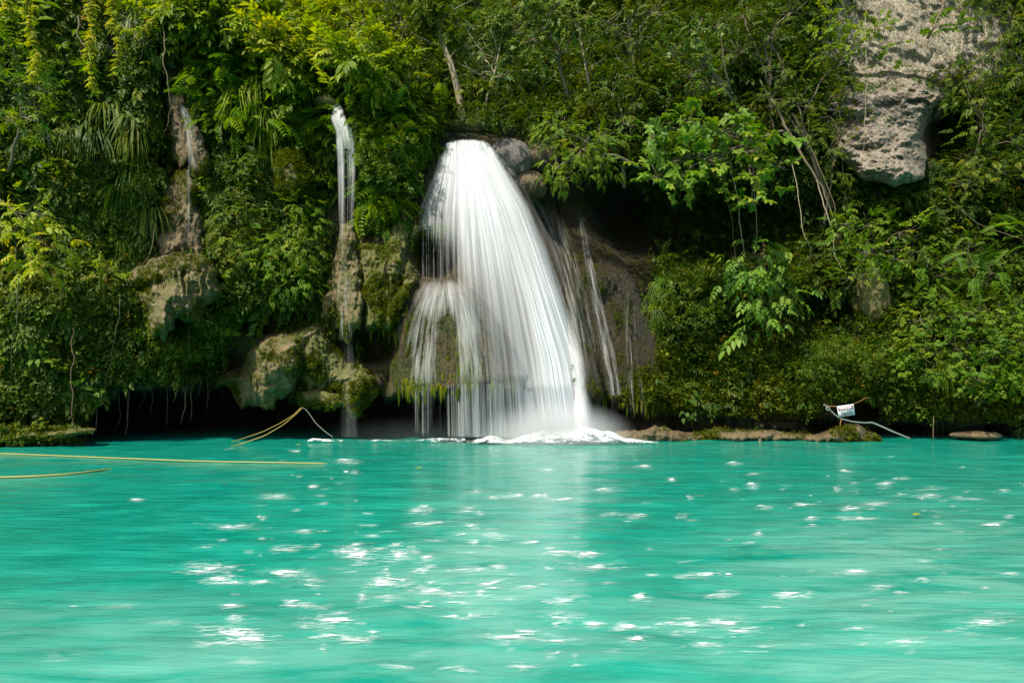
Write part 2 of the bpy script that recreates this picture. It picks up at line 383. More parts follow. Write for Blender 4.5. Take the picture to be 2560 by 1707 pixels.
def t_pinnate(n=5, lw=.42, seed=0, hi=False):
    r = random.Random(seed); t = Tmp()
    for i in range(n):
        x = .12+.78*i/n; z = -.22*x*x
        for sgn in (-1, 1):
            a = math.radians(52+r.uniform(-12, 12)); Lg = .36*(1.15-.45*i/n)*r.uniform(.85, 1.15)
            t.leaf((x, 0, z), (math.cos(a), sgn*math.sin(a), -.3+r.uniform(-.15, .15)), (r.uniform(-.3, .3), r.uniform(-.2, .2), 1), Lg, Lg*lw, .2, hi)
    t.leaf((.88, 0, -.18), (1, 0, -.4), (0, 0, 1), .34, .34*lw, .2, hi)
    return t.done()
def t_clump(n=9, seed=0, lw=.55, hi=False):
    r = random.Random(seed); t = Tmp()
    for i in range(n):
        a = r.uniform(0, 6.28); e = r.uniform(-.3, .9); d = np.array((math.cos(a)*math.cos(e)+.4, math.sin(a)*math.cos(e), math.sin(e)*.6))
        b = np.array((r.uniform(0, .5), r.uniform(-.35, .35), r.uniform(-.3, .3))); Lg = r.uniform(.28, .46)
        t.leaf(b, d, (r.uniform(-.5, .5), r.uniform(-.5, .5), 1), Lg, Lg*lw, .2, hi)
    return t.done()
def t_fern(n=13, seed=0, wid=.26):
    t = Tmp(); r = random.Random(seed)
    c = lambda x: np.array((x*(1-.18*x), 0, .28*x-.62*x*x))
    t.strip([c(x) for x in (0, .3, .6, 1)], [.008, .007, .005, .002], (0, 1, 0))
    for i in range(n):
        x = .1+.88*i/n; w = wid*math.sin(min(1, .25+x)*math.pi*.5)*(1-x*.85)**.7
        for sgn in (-1, 1):
            t.leaf(c(x), (.35, sgn, -.25), (0, 0, 1), w*r.uniform(.9, 1.1), .075, .3)
    V, T, I = t.done(); return V, T, I*0+np.arange(len(V))//9
def t_rosette(n=9, seed=0, ln=.5, lw=.24):
    t = Tmp(); r = random.Random(seed)
    for i in range(n):
        a = i/n*6.283+r.uniform(-.2, .2)
        t.leaf((0, 0, 0), (math.cos(a), math.sin(a), r.uniform(-.25, .25)), (0, 0, 1), ln*r.uniform(.85, 1.1), ln*lw, .28, True)
    return t.done()
def t_blades(n=9, seed=0, w=.022):
    t = Tmp(); r = random.Random(seed)
    for i in range(n):
        y = r.uniform(-.3, .3); s_ = r.uniform(.6, 1.1); up = r.uniform(.1, .3)
        pts = [(s_*.42*math.sin(q*1.5), y*q*1.3+r.uniform(-.01, .01), s_*(up*math.sin(q*3.0)-.9*q*q)) for q in (0, .22, .45, .7, 1)]
        t.strip(pts, [w*.7, w, w, w*.7, w*.08], (0.25, .97, 0))
    return t.done()
def t_whorl(seed=0):
    t = Tmp(); r = random.Random(seed)
    for k in range(3):
        b0 = (k*.26, r.uniform(-.06, .06), -.03*k)
        for i in range(4):
            a = i/4*6.283+k*.8+r.uniform(-.3, .3); Lg = r.uniform(.3, .4)
            t.leaf(b0, (math.cos(a)+.5, math.sin(a), r.uniform(-.4, .3)), (0, 0, 1), Lg, Lg*.6, .2, True)
    return t.done()
def t_lobed(seed=0):
    t = Tmp(); r = random.Random(seed)
    for k in range(4):
        b0 = np.array((k*.24, r.uniform(-.2, .2), r.uniform(-.12, .12)))
        for a in (-1.0, -.5, 0, .5, 1.0):
            t.leaf(b0, (math.cos(a), math.sin(a), -.25), (0, r.uniform(-.2, .2), 1), .34*(1-.25*abs(a)), .13, .2)
    return t.done()
TP = dict(pin=[t_pinnate(5, .42, s) for s in range(4)], clump=[t_clump(9, s) for s in range(5)], fern=[t_fern(12, s) for s in range(3)],
          ros=[t_rosette(9, s) for s in range(3)], blade=[t_blades(9, s) for s in range(4)], whorl=[t_whorl(s) for s in range(4)],
          lob=[t_lobed(s) for s in range(4)], fine=[t_pinnate(7, .34, s+9) for s in range(3)], wide=[t_clump(7, s+20, .62, True) for s in range(4)],
          pinhi=[t_pinnate(4, .46, s, True) for s in range(3)])

def instances(key, pos, X, Z, sc, tint, spread=.35, seed=0):
    """copies of the templates as one triangle soup"""
    r = np.random.default_rng(seed); Vs, Ts, As = [], [], []; off = 0
    which = r.integers(0, len(TP[key]), len(pos))
    X = norm(X); Zo = norm(Z-X*np.sum(Z*X, -1, keepdims=True)); Yv = np.cross(Zo, X)
    for k, (V, T, I) in enumerate(TP[key]):
        s = np.where(which == k)[0]
        if not len(s): continue
        W = pos[s, None]+sc[s, None, None]*(V[None, :, 0:1]*X[s, None]+V[None, :, 1:2]*Yv[s, None]+V[None, :, 2:3]*Zo[s, None])
        lr = r.uniform(-spread, spread, (len(s), I.max()+1))
        As.append(np.clip(tint[s, None]+lr[:, I], 0, 1).ravel())
        Ts.append((T[None]+(np.arange(len(s))*len(V))[:, None, None]+off).reshape(-1, 3)); Vs.append(W.reshape(-1, 3)); off += len(s)*len(V)
    return np.concatenate(Vs), np.concatenate(Ts), np.concatenate(As)

UP = np.array([0, 0, 1.])
# places the plants leave bare: the water courses and the washed rock heads
BARE = [(1165, 352, 75, 34), (1210, 620, 190, 290, .1), (1250, 800, 215, 190, .1), (1110, 860, 95, 130, .2), (855, 300, 34, 62), (864, 500, 28, 210), (865, 750, 38, 110), (835, 268, 34, 26), (428, 190, 24, 44), (452, 250, 22, 50), (480, 380, 27, 90), (458, 540, 30, 120),
        (448, 735, 84, 86, .2), (735, 436, 44, 56, .2), (670, 935, 85, 85, .2), (810, 900, 90, 60), (2225, 345, 85, 65, .5), (2290, 100, 70, 40, .6), (1275, 395, 46, 36), (1330, 465, 40, 36), (1530, 830, 80, 170, .2), (1470, 600, 50, 90), (940, 720, 66, 110), (2115, 1026, 62, 34), (2182, 760, 30, 60), (850, 985, 110, 40), (970, 905, 75, 90, .2), (290, 120, 26, 90), (1040, 650, 40, 60)]
SUN = norm(np.array([-.42, -.5, .84])); GAPS = [(at(850, 285, 25.6), 1.1), (at(1180, 420, 26.0), 1.5), (at(1210, 560, 25.2), 1.5), (at(430, 160, 24.6), .5)]
def keep(pos, r, hard=.97):
    Yk = np.maximum(pos[:, 1], 5); qx = CX+pos[:, 0]/Yk*F; qy = HY-(pos[:, 2]-H)/Yk*F
    b_ = ells(qx, qy, BARE)
    b_ = np.maximum(b_, sm(-22, 2, qy-ip(qx, ROOF)))
    ok = r.random(len(pos)) > b_*hard
    for (c_, rad_) in GAPS:
        d_ = pos-c_; t_ = d_@SUN; dist = np.linalg.norm(d_-t_[:, None]*SUN, axis=1); ok &= ~((t_ > .3) & (t_ < 14) & (dist < rad_))
    return ok
def cover(name, label, cat, mat, key, n, weight, size, lift=(0, .35), out=.7, droop=.35, tintc=.45, seed=1, svar=.35, clump=1.1):
    r = np.random.default_rng(seed)
    w = weight(PX, PY)
    nz = fbm(P*clump, 3, seed+60)
    w = w*np.clip(.65+1.5*nz, .03, 2)
    w[:, -1] = 0; w[-1] = 0; w = w.ravel(); w = w/w.sum()
    idx = r.choice(len(w), n, p=w); i, j = np.divmod(idx, PX.shape[1])
    a, b = r.random((2, n, 1))
    pos = P[i, j]+a*(P[i, np.minimum(j+1, PX.shape[1]-1)]-P[i, j])+b*(P[np.minimum(i+1, PX.shape[0]-1), j]-P[i, j])
    nr = norm(NRM[i, j]*.6+np.array([0, -.5, .15])); nn = nz.ravel()[idx]
    lf = r.uniform(lift[0], lift[1], n)+np.clip(nn, 0, 1)*lift[1]
    pos = pos+nr*lf[:, None]
    X = nr*out+r.normal(0, .42, (n, 3))-UP*droop
    Z = UP+r.normal(0, .3, (n, 3))+nr*.35
    kk = keep(pos, r) if size > .08 else np.ones(n, bool); pos, X, Z, nn = pos[kk], X[kk], Z[kk], nn[kk]; n = len(pos)
    sc = size*np.exp(r.normal(0, svar, n))
    tint = np.clip(tintc+.5*fbm(pos*.55, 2, seed+5)+.3*nn+r.normal(0, .12, n), 0, 1)
    V, T, A = instances(key, pos, X, Z, sc, tint, .22, seed)
    return tag(mesh_obj(name, V, T, mat, attrs={'tint': A}), label, cat, None, 'stuff')

below = lambda px, py: sm(-25, 20, py-ip(px, TOP))            # on the cliff face
above = lambda px, py: 1-below(px, py)
dry = lambda px, py: 1-sm(-30, 6, py-ip(px, ROOF))
infr = lambda px, py: .25+.75*(sm(-330, -60, px)*(1-sm(2620, 2890, px))*sm(-250, -60, py))
nrk = lambda px, py: (1-rocky(px, py))**2
left = lambda px, py: 1-sm(1040, 1100, px)
right = lambda px, py: sm(1560, 1640, px)

cover('moss_cover', 'low yellow green moss and creeping plants on the cliff rock', 'moss', LM['moss'], 'clump', 60000,
      lambda x, y: (nrk(x, y)+.12*rocky(x, y)*(1-ells(x, y, [(1230, 700, 230, 330, .2)])))*infr(x, y)*dry(x, y)*(.3+1.8*sm(800, 950, y))*(1-.9*ells(x, y, LIME)), .2, (0, .08), tintc=.5, seed=2, clump=.9)
cover('ground_cover', 'small leaved creepers covering the cliff left of the falls', 'creepers', LM['mid'], 'clump', 44000,
      lambda x, y: nrk(x, y)*infr(x, y)*dry(x, y)*below(x, y)*left(x, y), .25, (.02, .3), tintc=.42, seed=3, droop=1.0)
cover('undergrowth', 'dark leafy undergrowth on the cliff left of the falls', 'undergrowth', LM['mid'], 'pin', 15000,
      lambda x, y: nrk(x, y)*infr(x, y)*dry(x, y)*below(x, y)*left(x, y)*(1-.8*sm(760, 900, y)), .38, (.05, .3), tintc=.45, seed=4, droop=1.2)
cover('ground_cover', 'small leaved creepers on the lower right bank above the waterline', 'creepers', LM['mid'], 'clump', 40000,
      lambda x, y: nrk(x, y)*infr(x, y)*dry(x, y)*below(x, y)*right(x, y)*(.35+sm(600, 800, y))*(1-.8*sm(930, 985, y))*(1-.75*ells(x, y, [(1560, 950, 130, 90, .5), (1850, 1020, 200, 30, .5), (1600, 530, 120, 90, .5), (1760, 560, 230, 120, .5), (2040, 790, 80, 60, .5), (2480, 640, 110, 110, .6)])), .22, (.02, .3), tintc=.5, seed=5)
cover('undergrowth', 'dark leafy undergrowth on the bank right of the falls', 'undergrowth', LM['deep'], 'pin', 15000,
      lambda x, y: nrk(x, y)*infr(x, y)*dry(x, y)*sm(-350, -200, y-ip(x, TOP)*0-250)*right(x, y)*(1-.93*sm(780, 900, y))*(1-.8*ells(x, y, [(1600, 530, 120, 90, .5), (1760, 560, 230, 120, .5), (2040, 790, 80, 60, .5), (2480, 640, 110, 110, .6)])), .42, (.05, .4), tintc=.45, seed=6)
cover('hanging_ferns', 'dense ferns hanging over the mossy ledge between the falls', 'ferns', LM['fern'], 'fern', 2600,
      lambda x, y: ells(x, y, [(950, 290, 110, 110, .5), (930, 470, 90, 160, .5), (720, 280, 90, 60, .5), (600, 200, 90, 90, .6)])*nrk(x, y), .85, (.05, .3), tintc=.6, seed=7, droop=.4)
cover('forest_foliage', 'leafy forest floor growth on the hillside above the falls', 'forest', LM['deep'], 'clump', 52000,
      lambda x, y: above(x, y)*infr(x, y)*(1-.97*ells(x, y, LIME)), .34, (.1, 1.3), tintc=.5, seed=8, clump=.5)
cover('forest_foliage', 'sunlit yellow green foliage on the hillside above the small fall', 'forest', LM['lime'], 'pin', 11000,
      lambda x, y: ells(x, y, [(800, 60, 230, 190, .6), (620, 60, 200, 120, .6), (940, 190, 130, 60, .6)])*sm(-60, 0, ip(x, TOP)+30-y), .5, (.2, 1.6), tintc=.5, seed=9, clump=.5)

cover('moss_cover', 'fine bright moss on the undercut rock along the right waterline', 'moss', LM['moss'], 'clump', 42000,
      lambda x, y: (.15+GN)*sm(1440, 1500, x)*sm(900, 960, y)*(1-sm(2700, 2750, x))*(1-sm(-8, 4, y-ip(x, ROOF))), .085, (0, .03), tintc=.5, seed=12, clump=1.3)
cover('moss_cover', 'fine moss and tiny creepers low on the left cliff above the cave', 'moss', LM['moss'], 'clump', 34000,
      lambda x, y: (1-rocky(x, y))*(1-sm(560, 640, x))*sm(700, 860, y)*infr(x, y)*(1-sm(-8, 4, y-ip(x, ROOF))), .11, (0, .08), tintc=.5, seed=13, clump=1.3)
cover('moss_cover', 'sparse moss specks on the washed brown rock around the main fall', 'moss', LM['moss'], 'clump', 9000,
      lambda x, y: ells(x, y, [(1100, 850, 150, 130, .4), (1530, 780, 110, 260, .3), (960, 740, 80, 150, .4), (455, 500, 50, 200, .5), (1450, 600, 60, 120, .5)])*dry(x, y)*np.clip(fbm(P*np.array([2.2, 2.2, .8]), 4, 91), 0, 1), .07, (0, .02), tintc=.5, seed=14, clump=1.6)
both = lambda x, y: nrk(x, y)*infr(x, y)*dry(x, y)*(1-.9*ells(x, y, LIME))*(1-.9*sm(900, 960, y))*(1-.9*ells(x, y, [(1760, 560, 200, 100, .4)]))
cover('broad_leaves', 'scattered broad leaved plants growing through the creepers', 'plants', LM['fresh'], 'wide', 900, both, .55, (.15, .5), tintc=.35, seed=15, droop=.5, clump=.8)
cover('broad_leaves', 'scattered dark rosette plants growing through the creepers', 'plants', LM['mid'], 'ros', 420, both, .5, (.15, .45), tintc=.4, seed=16, droop=.2, clump=.7)
cover('withered_leaves', 'withered yellow and brown leaves caught in the creepers', 'dead leaves', LM['dead'], 'clump', 1500, both, .2, (.1, .5), tintc=.5, seed=17, clump=.6)
# ------------------------------------------------------------------ rocks
def ico(n):
    import bmesh
    bm = bmesh.new(); bmesh.ops.create_icosphere(bm, subdivisions=n, radius=1)
    V = np.array([v_.co[:] for v_ in bm.verts]); T = np.array([[v_.index for v_ in f.verts] for f in bm.faces]); bm.free(); return V, T
ICO = {5: ico(5), 6: ico(6)}
def rock(name, label, cat, px, py, Y, rx, ry, ryd, mat, amp=.25, freq=1.6, sub=6, seed=0, drip=0, square=1.0, tilt=0, cut=None, group=None):
    V, T = ICO[sub]; V = V.copy()
    V = np.sign(V)*np.abs(V)**square
    sx, sz = rx/F*Y, ry/F*Y
    c0 = at(px, py, Y)
    Nn = V/np.maximum(np.linalg.norm(V, axis=1, keepdims=True), .001)
    W = V*np.array([sx, ryd, sz])
    q = W+c0
    W = W+Nn*(amp*fbm(q*freq, 5, seed+100)[:, None]+amp*.55*fbm(q*np.array([freq*2.2, freq*2.2, freq*.8]), 3, seed+50, ridged=True)[:, None])
    if drip:                                                  # ragged lower rim drawn out downwards
        low = np.clip(-V[:, 2], 0, 1)**1.5
        W[:, 2] -= drip*low*(fbm(q*np.array([3.2, 3.2, .2]), 3, seed+9)+.25)
    ca, sa = math.cos(tilt), math.sin(tilt)
    W = np.stack([W[:, 0]*ca+W[:, 2]*sa, W[:, 1], -W[:, 0]*sa+W[:, 2]*ca], -1)
    o = mesh_obj(name, W, T, mat, smooth=True, loc=tuple(c0))
    return tag(o, label, cat, group)

D = lambda px, py: float(depth(px, py))
def outcrop(name, label, cat, poly, mat, thick=1.2, R=70, back=.0, flute=12, amp=1.0, seed=0, lift=0.0, lean=0.0, step=2.2, Yfix=None, green=0.0, gcol='moss'):
    """solid rock swelling out of the cliff with a ragged outline"""
    pl = np.array(poly, float); x0, y0 = pl.min(0)-25; x1, y1 = pl.max(0)+35
    ax, ay = np.meshgrid(np.arange(x0, x1, step), np.arange(y0, y1, step))
    s3 = np.stack([ax/26, ay/26, ax*0+seed], -1)
    wx = ax+9*fbm(s3, 3, seed+3); wy = ay+7*fbm(s3+7, 3, seed+4)+flute*vnoise(np.stack([ax/9, ay/70, ax*0], -1), seed+5)*sm(pl[:, 1].mean(), pl[:, 1].max(), ay)
    a = pl; b_ = np.roll(pl, -1, 0); dmin = np.full(ax.shape, 1e9); ins = np.zeros(ax.shape, bool)
    for p0, p1 in zip(a, b_):
        e = p1-p0; t = np.clip(((wx-p0[0])*e[0]+(wy-p0[1])*e[1])/(e@e), 0, 1)
        dmin = np.minimum(dmin, np.hypot(wx-p0[0]-t*e[0], wy-p0[1]-t*e[1]))
        if p0[1] != p1[1]: ins ^= ((p0[1] > wy) != (p1[1] > wy)) & (wx < (p1[0]-p0[0])*(wy-p0[1])/(p1[1]-p0[1])+p0[0])
    dd = np.where(ins, dmin, 0); tt = np.clip(dd/R, 0, 1)
    yq = np.minimum(ay, ip(ax, ROOF)-45)
    Yb = depth(ax, yq, False)+back-lift if Yfix is None else Yfix+ax*0
    f = np.sqrt(1-(1-tt)**2)
    q = at(ax, ay, Yb-thick)
    qw = q+.35*np.stack([fbm(q*1.1, 3, seed+21), q[..., 0]*0, fbm(q*1.1, 3, seed+22)], -1)
    nzv = amp*(.6*fbm(q*.7, 3, seed+11)+.26*fbm(qw*np.array([1.3, 1.3, 2.6]), 5, seed+12, gain=.6)+(flute/12)*.16*fbm(qw*np.array([4.5, 4.5, .9]), 3, seed+13, ridged=True)+.07*fbm(q*9, 3, seed+14))
    Yf = Yb-thick*f-nzv*np.clip(f*1.6, 0, 1)*min(1, thick)+lean*(ay-pl[:, 1].mean())/100
    Fv = at(ax, ay, Yf); Bv = at(ax, ay, Yb+.25*thick*f)
    nr, nc = ax.shape; G = grid_tris(nr, nc); ok = (dd.ravel()[G] > 0).all(1); G = G[ok]
    V = np.concatenate([Fv.reshape(-1, 3), Bv.reshape(-1, 3)]); T = np.concatenate([G, G[:, ::-1]+nr*nc])
    # close the rim between front and back
    E = np.sort(np.concatenate([G[:, [0, 1]], G[:, [1, 2]], G[:, [2, 0]]]), 1); U_, cn = np.unique(E, axis=0, return_counts=True); E = U_[cn == 1]
    T = np.concatenate([T, np.stack([E[:, 0], E[:, 1], E[:, 1]+nr*nc], -1), np.stack([E[:, 0], E[:, 1]+nr*nc, E[:, 0]+nr*nc], -1)])
    used = np.unique(T); mp = np.zeros(len(V), int); mp[used] = np.arange(len(used)); V = V[used]; T = mp[T]; c0 = V.mean(0)
    if not green: return tag(mesh_obj(name, V-c0, T, mat, smooth=True, loc=tuple(c0)), label, cat)
    root = empty(name, c0, label, cat); mesh_obj('stone', V-c0, T, mat, root, smooth=True)
    r = np.random.default_rng(seed+77); fv = Fv.reshape(-1, 3); w = (dd > 3).ravel()*np.clip(.15+2.2*fbm(fv*1.1, 3, seed+30), .0, 1.5)*(1.2-.9*np.clip(dd/R, 0, 1).ravel())
    n = int(green*900); idx = r.choice(len(w), n, p=w/w.sum()); pos = fv[idx]+r.normal(0, .03, (n, 3)); X = r.normal(0, .5, (n, 3))+np.array([0, -.7, -.2])
    V2, T2, A2 = instances('clump', pos, X, np.tile(UP, (n, 1))+r.normal(0, .3, (n, 3)), r.uniform(.1, .24, n), np.clip(r.normal(.5, .2, n), 0, 1), .2, seed)
    mesh_obj('moss', V2-c0, T2, LM[gcol], root, {'tint': A2}); return root
outcrop('mossy_boulder', 'rounded mossy boulder bulging from the foliage left of the small fall', 'boulder', [(692, 382), (720, 370), (755, 385), (778, 425), (784, 468), (765, 490), (730, 500), (696, 478), (684, 430)], M['tufa_mossy'], 1.3, 48, -.5, 5, .6, 1, green=2.2)
outcrop('tufa_outcrop', 'brown tufa outcrop like a snout under the thin left fall', 'rock', [(406, 639), (431, 629), (472, 629), (512, 639), (541, 670), (559, 735), (530, 760), (512, 765), (508, 812), (475, 816), (448, 798), (439, 834), (417, 842), (395, 849), (380, 834), (366, 768), (340, 739), (351, 721), (315, 706), (322, 677), (366, 662), (372, 648)], M['tufa'], 1.7, 62, -.4, 16, 1.1, 2, green=0.9)
outcrop('tufa_lobe', 'large hanging tufa lobe above the dark cave', 'rock', [(640, 860), (700, 812), (765, 825), (775, 900), (738, 975), (700, 1000), (668, 1027), (640, 1018), (605, 1027), (590, 1015), (582, 975), (560, 968), (527, 975), (545, 935), (600, 915)], M['tufa'], 1.7, 80, -.1, 9, 1.1, 3, green=0.8)
outcrop('tufa_lobe', 'mossy ochre tufa shoulder right of the large hanging lobe', 'rock', [(700, 812), (790, 790), (830, 850), (870, 900), (925, 930), (945, 962), (900, 985), (850, 985), (760, 975), (738, 950), (722, 880)], M['tufa_mossy'], 1.2, 60, 0, 10, 1.2, 4, green=1.8)
outcrop('tufa_lobe', 'low flat mossy tufa block just above the water in the cave', 'rock', [(745, 978), (800, 966), (850, 978), (866, 1010), (845, 1022), (800, 1022), (762, 1014), (742, 1000)], M['tufa_mossy'], 1.1, 24, .3, 8, .6, 5, .3, green=0.4)
outcrop('tufa_lobe', 'rounded mossy tufa block right of the cave behind the fine spray', 'rock', [(850, 940), (900, 908), (938, 940), (945, 985), (925, 1012), (890, 1046), (866, 1018), (850, 980)], M['tufa_mossy'], 1.2, 40, .3, 8, .8, 6, .3, green=0.9)
outcrop('tufa_tongue', 'hanging tufa tongue that the narrow fall runs down', 'rock', [(822, 690), (835, 640), (850, 560), (885, 560), (898, 640), (908, 700), (914, 760), (905, 812), (890, 840), (872, 862), (855, 845), (830, 812), (797, 798), (812, 740)], M['tufa'], 1.2, 44, -.1, 12, .9, 7, green=0.4)
outcrop('tufa_wall', 'ochre and moss streaked tufa wall between the hanging tongue and the main fall', 'rock', [(887, 597), (960, 615), (985, 520), (1030, 500), (1060, 590), (1055, 688), (1033, 717), (1000, 779), (996, 816), (974, 827), (927, 838), (899, 816), (908, 772), (897, 717), (887, 670)], M['tufa_mossy'], 1.1, 60, .3, 14, 1.3, 8, green=2.0)
outcrop('limestone_boulder', 'huge sunlit limestone boulder among the trees at top right', 'boulder', [(2090, 200), (2140, 182), (2212, 178), (2285, 182), (2360, 215), (2405, 262), (2360, 300), (2318, 320), (2305, 350), (2322, 400), (2318, 440), (2285, 458), (2225, 466), (2157, 448), (2100, 408), (2080, 347), (2035, 270)], M['limebrown'], 2.2, 120, .4, 1.5, 2.6, 13, .6, -1.3)
rock('boulder', 'smooth grey boulder at the crest right of the main fall', 'boulder', 1275, 398, D(1275, 398)-.1, 58, 48, .8, M['greyrock'], .12, 1.2, 5, seed=8, tilt=.3)
rock('boulder', 'low dark boulder behind the tiny fall near the crest', 'boulder', 1345, 395, D(1345, 395)+.2, 50, 36, .8, M['wetrock'], .15, 1.3, 5, seed=9)
rock('boulder', 'dark wet round boulder on the shoulder right of the fall', 'boulder', 1325, 462, D(1325, 462)-.1, 42, 32, .7, M['wetrock'], .14, 1.8, 5, seed=10, tilt=.5)
rock('boulder', 'mossy dark rock on the crest where the pale leaning tree stands', 'boulder', 1165, 328, D(1165, 330)+.5, 62, 26, .9, M['tufa_mossy'], .14, 1.4, 5, seed=11)
rock('rock_column', 'mossy green rock column jutting from the right bank', 'rock', 2180, 745, D(2180, 745)-.1, 42, 75, .7, M['tufa_mossy'], .18, 1.4, 5, seed=14)
rock('boulder', 'small ochre rock at the lip of the narrow fall', 'boulder', 822, 262, D(822, 270)-.3, 34, 17, .6, M['tufa_mossy'], .1, 2, 5, seed=15, tilt=.25)
outcrop('wet_outcrop', 'long wet brown rock that the thin left fall slides over', 'rock', [(412, 168), (445, 172), (458, 230), (474, 270), (505, 330), (526, 390), (528, 432), (505, 446), (482, 425), (470, 405), (448, 425), (424, 400), (418, 300), (408, 230)], M['wetrock'], .8, 34, -.1, 12, .7, 16, green=.5)
outcrop('wet_outcrop', 'narrow brown tufa curtain above the snout outcrop', 'rock', [(404, 470), (440, 430), (474, 425), (496, 480), (506, 560), (512, 650), (396, 650), (398, 560)], M['wetrock'], .7, 36, -.1, 16, .8, 17, green=.6)
outcrop('shore_rock', 'low brown shelf rock at the waterline below the danger sign', 'rock', [(2010, 1086), (2060, 1078), (2085, 1066), (2120, 1058), (2150, 1064), (2170, 1078), (2205, 1090), (2205, 1112), (2000, 1112)], M['wetrock'], 1.1, 20, 0, 10, 1.0, 18, Yfix=25.7, green=.4)
outcrop('shore_rock', 'long brown shelf rock at the waterline right of the main fall', 'rock', [(1500, 1088), (1560, 1074), (1640, 1066), (1690, 1074), (1740, 1078), (1800, 1068), (1860, 1076), (1925, 1070), (1970, 1080), (2040, 1088), (2040, 1114), (1500, 1114)], M['wetrock'], 1.2, 22, 0, 10, 1.2, 19, Yfix=26.0, green=.8)
outcrop('shore_rock', 'flat mossy shelf rock at the left edge of the pool', 'rock', [(-300, 1082), (0, 1082), (80, 1078), (170, 1070), (225, 1068), (243, 1076), (232, 1086), (150, 1096), (60, 1106), (0, 1112), (-300, 1130)], M['tufa_mossy'], 1.0, 22, 0, 4, .6, 20, Yfix=23.4, green=.6)
rock('shore_rock', 'small low rock at the waterline near the right edge', 'rock', 2440, 1088, 25.2, 60, 9, .6, M['wetrock'], .07, 2, 5, seed=22)

# ------------------------------------------------------------------ plants
def curve(a, b, sag=0., n=7, wob=.0, seed=0):
    r = np.random.default_rng(seed); a = np.array(a, float); b = np.array(b, float); t = np.linspace(0, 1, n)[:, None]
    p = a+(b-a)*t-UP*sag*4*t*(1-t)
    w = np.cumsum(r.normal(0, 1, (n, 3)), 0)*wob*np.linalg.norm(b-a)/n; w = w-w[:1]-(w[-1:]-w[:1])*t
    return p+w

def plant(name, label, cat, lobes, base, mat, key, dens=1.0, size=.5, trunk=.06, bark='bark', droop=.4, tintc=.5, seed=0, group=None, sag=-.3, part='crown', stem='trunk', limbs=True):
    """lobes: (px, py, Y, rx, ry) in photo pixels; base: (px, py, Y) where it is rooted"""
    r = np.random.default_rng(seed+500)
    B = at(*base); root = empty(name, B, label, cat, group)
    pos, X, Z = [], [], []; cents = []
    if key in ('pin', 'fine', 'clump', 'pinhi', 'lob', 'whorl'): size = size*.78
    for (lx, ly, lY, rx, ry) in lobes:
        c0 = at(lx, ly, lY); R = np.array([rx/F*lY, (rx+ry)/2/F*lY*.8, ry/F*lY]); cents.append((c0, R))
        area = R[0]*R[2]*math.pi
        nsub = max(4, int(5*area/(.9*size*1.5))); nsub = min(nsub, 60)
        d = norm(r.normal(0, 1, (nsub, 3))*np.array([1, 1, 1])+np.array([0, -.35, .25])); sc_ = c0+d*R*r.uniform(.35, 1, (nsub, 1))
        nper = max(3, int(dens*area/(size*size)*7/nsub))
        q = np.repeat(sc_, nper, 0)+r.normal(0, .4*size+.24*R.mean(), (nsub*nper, 3))*np.array([1, 1, .6])
        o_ = norm((q-c0)/R)
        pos.append(q); X.append(o_*.9+r.normal(0, .35, q.shape)-UP*droop); Z.append(UP+r.normal(0, .28, q.shape)+np.array([0, -.3, 0]))
    pos = np.concatenate(pos); X = np.concatenate(X); Z = np.concatenate(Z); kk = keep(pos, r, .9); pos, X, Z = pos[kk], X[kk], Z[kk]; n = len(pos)
    tint = np.clip(tintc+.45*fbm(pos*1.3, 2, seed)+r.normal(0, .12, n), 0, 1)
    V, T, A = instances(key, pos, X, Z, size*np.exp(r.normal(0, .22, n)), tint, .2, seed)
    mesh_obj(part, V-B, T, mat, root, {'tint': A})
    mb = MB(); C = np.mean([c_[0] for c_ in cents], 0)
    if trunk:
        far = max(cents, key=lambda c_: np.linalg.norm(c_[0]-B))[0]
        main = curve(B, C if len(cents) > 1 else far, sag, 9, .15, seed); mb.tube(main-B, np.linspace(trunk, trunk*.45, 9), 7)
        mb.build(stem, M[bark], root, True)
        if limbs:
            lb = MB()
            for k, (c0, R) in enumerate(cents):
                s0 = main[min(8, 4+k % 5)]
                lb.tube(curve(s0, c0, -.1, 6, .2, seed+k)-B, np.linspace(trunk*.5, trunk*.22, 6), 5)
                for e in range(9):
                    d = norm(r.normal(0, 1, 3)+np.array([0, -.4, 0])); lb.tube(curve(c0, c0+d*R*.95, .05, 5, .3, seed+k*9+e)-B, np.linspace(trunk*.2, trunk*.05+.003, 5), 4)
            lb.build('branches', M[bark], root, True)
    return root

# trees and shrubs that stand out, each rooted in the slope
plant('fresh_green_tree', 'bright fresh green small tree leaning out right of the crest', 'tree',
      [(1400, 330, 26.6, 50, 38), (1455, 375, 26.3, 65, 45), (1500, 345, 26.6, 45, 35), (1390, 420, 26.2, 45, 38), (1500, 415, 26.4, 48, 30), (1400, 455, 26.2, 28, 22)],
      (1600, 420, 28.5), LM['fresh'], 'fine', .9, .42, .07, 'pbark', .5, .55, 1)
plant('broadleaf_tree', 'spreading tree with large oval yellow green leaves overhanging the dark grotto', 'tree',
      [(1640, 330, 24.6, 45, 35), (1720, 300, 24.8, 60, 35), (1800, 330, 24.8, 60, 32), (1870, 290, 25, 40, 30), (1680, 400, 24.4, 60, 32), (1770, 400, 24.5, 60, 32), (1870, 380, 24.6, 55, 32), (1940, 410, 24.6, 42, 26), (1640, 440, 24.3, 28, 24), (1700, 450, 24.3, 40, 22), (1880, 440, 24.5, 45, 24), (1880, 500, 24.5, 30, 18)],
      (2010, 330, 28.5), LM['big'], 'whorl', .8, .8, .08, 'bark', .25, .5, 2)
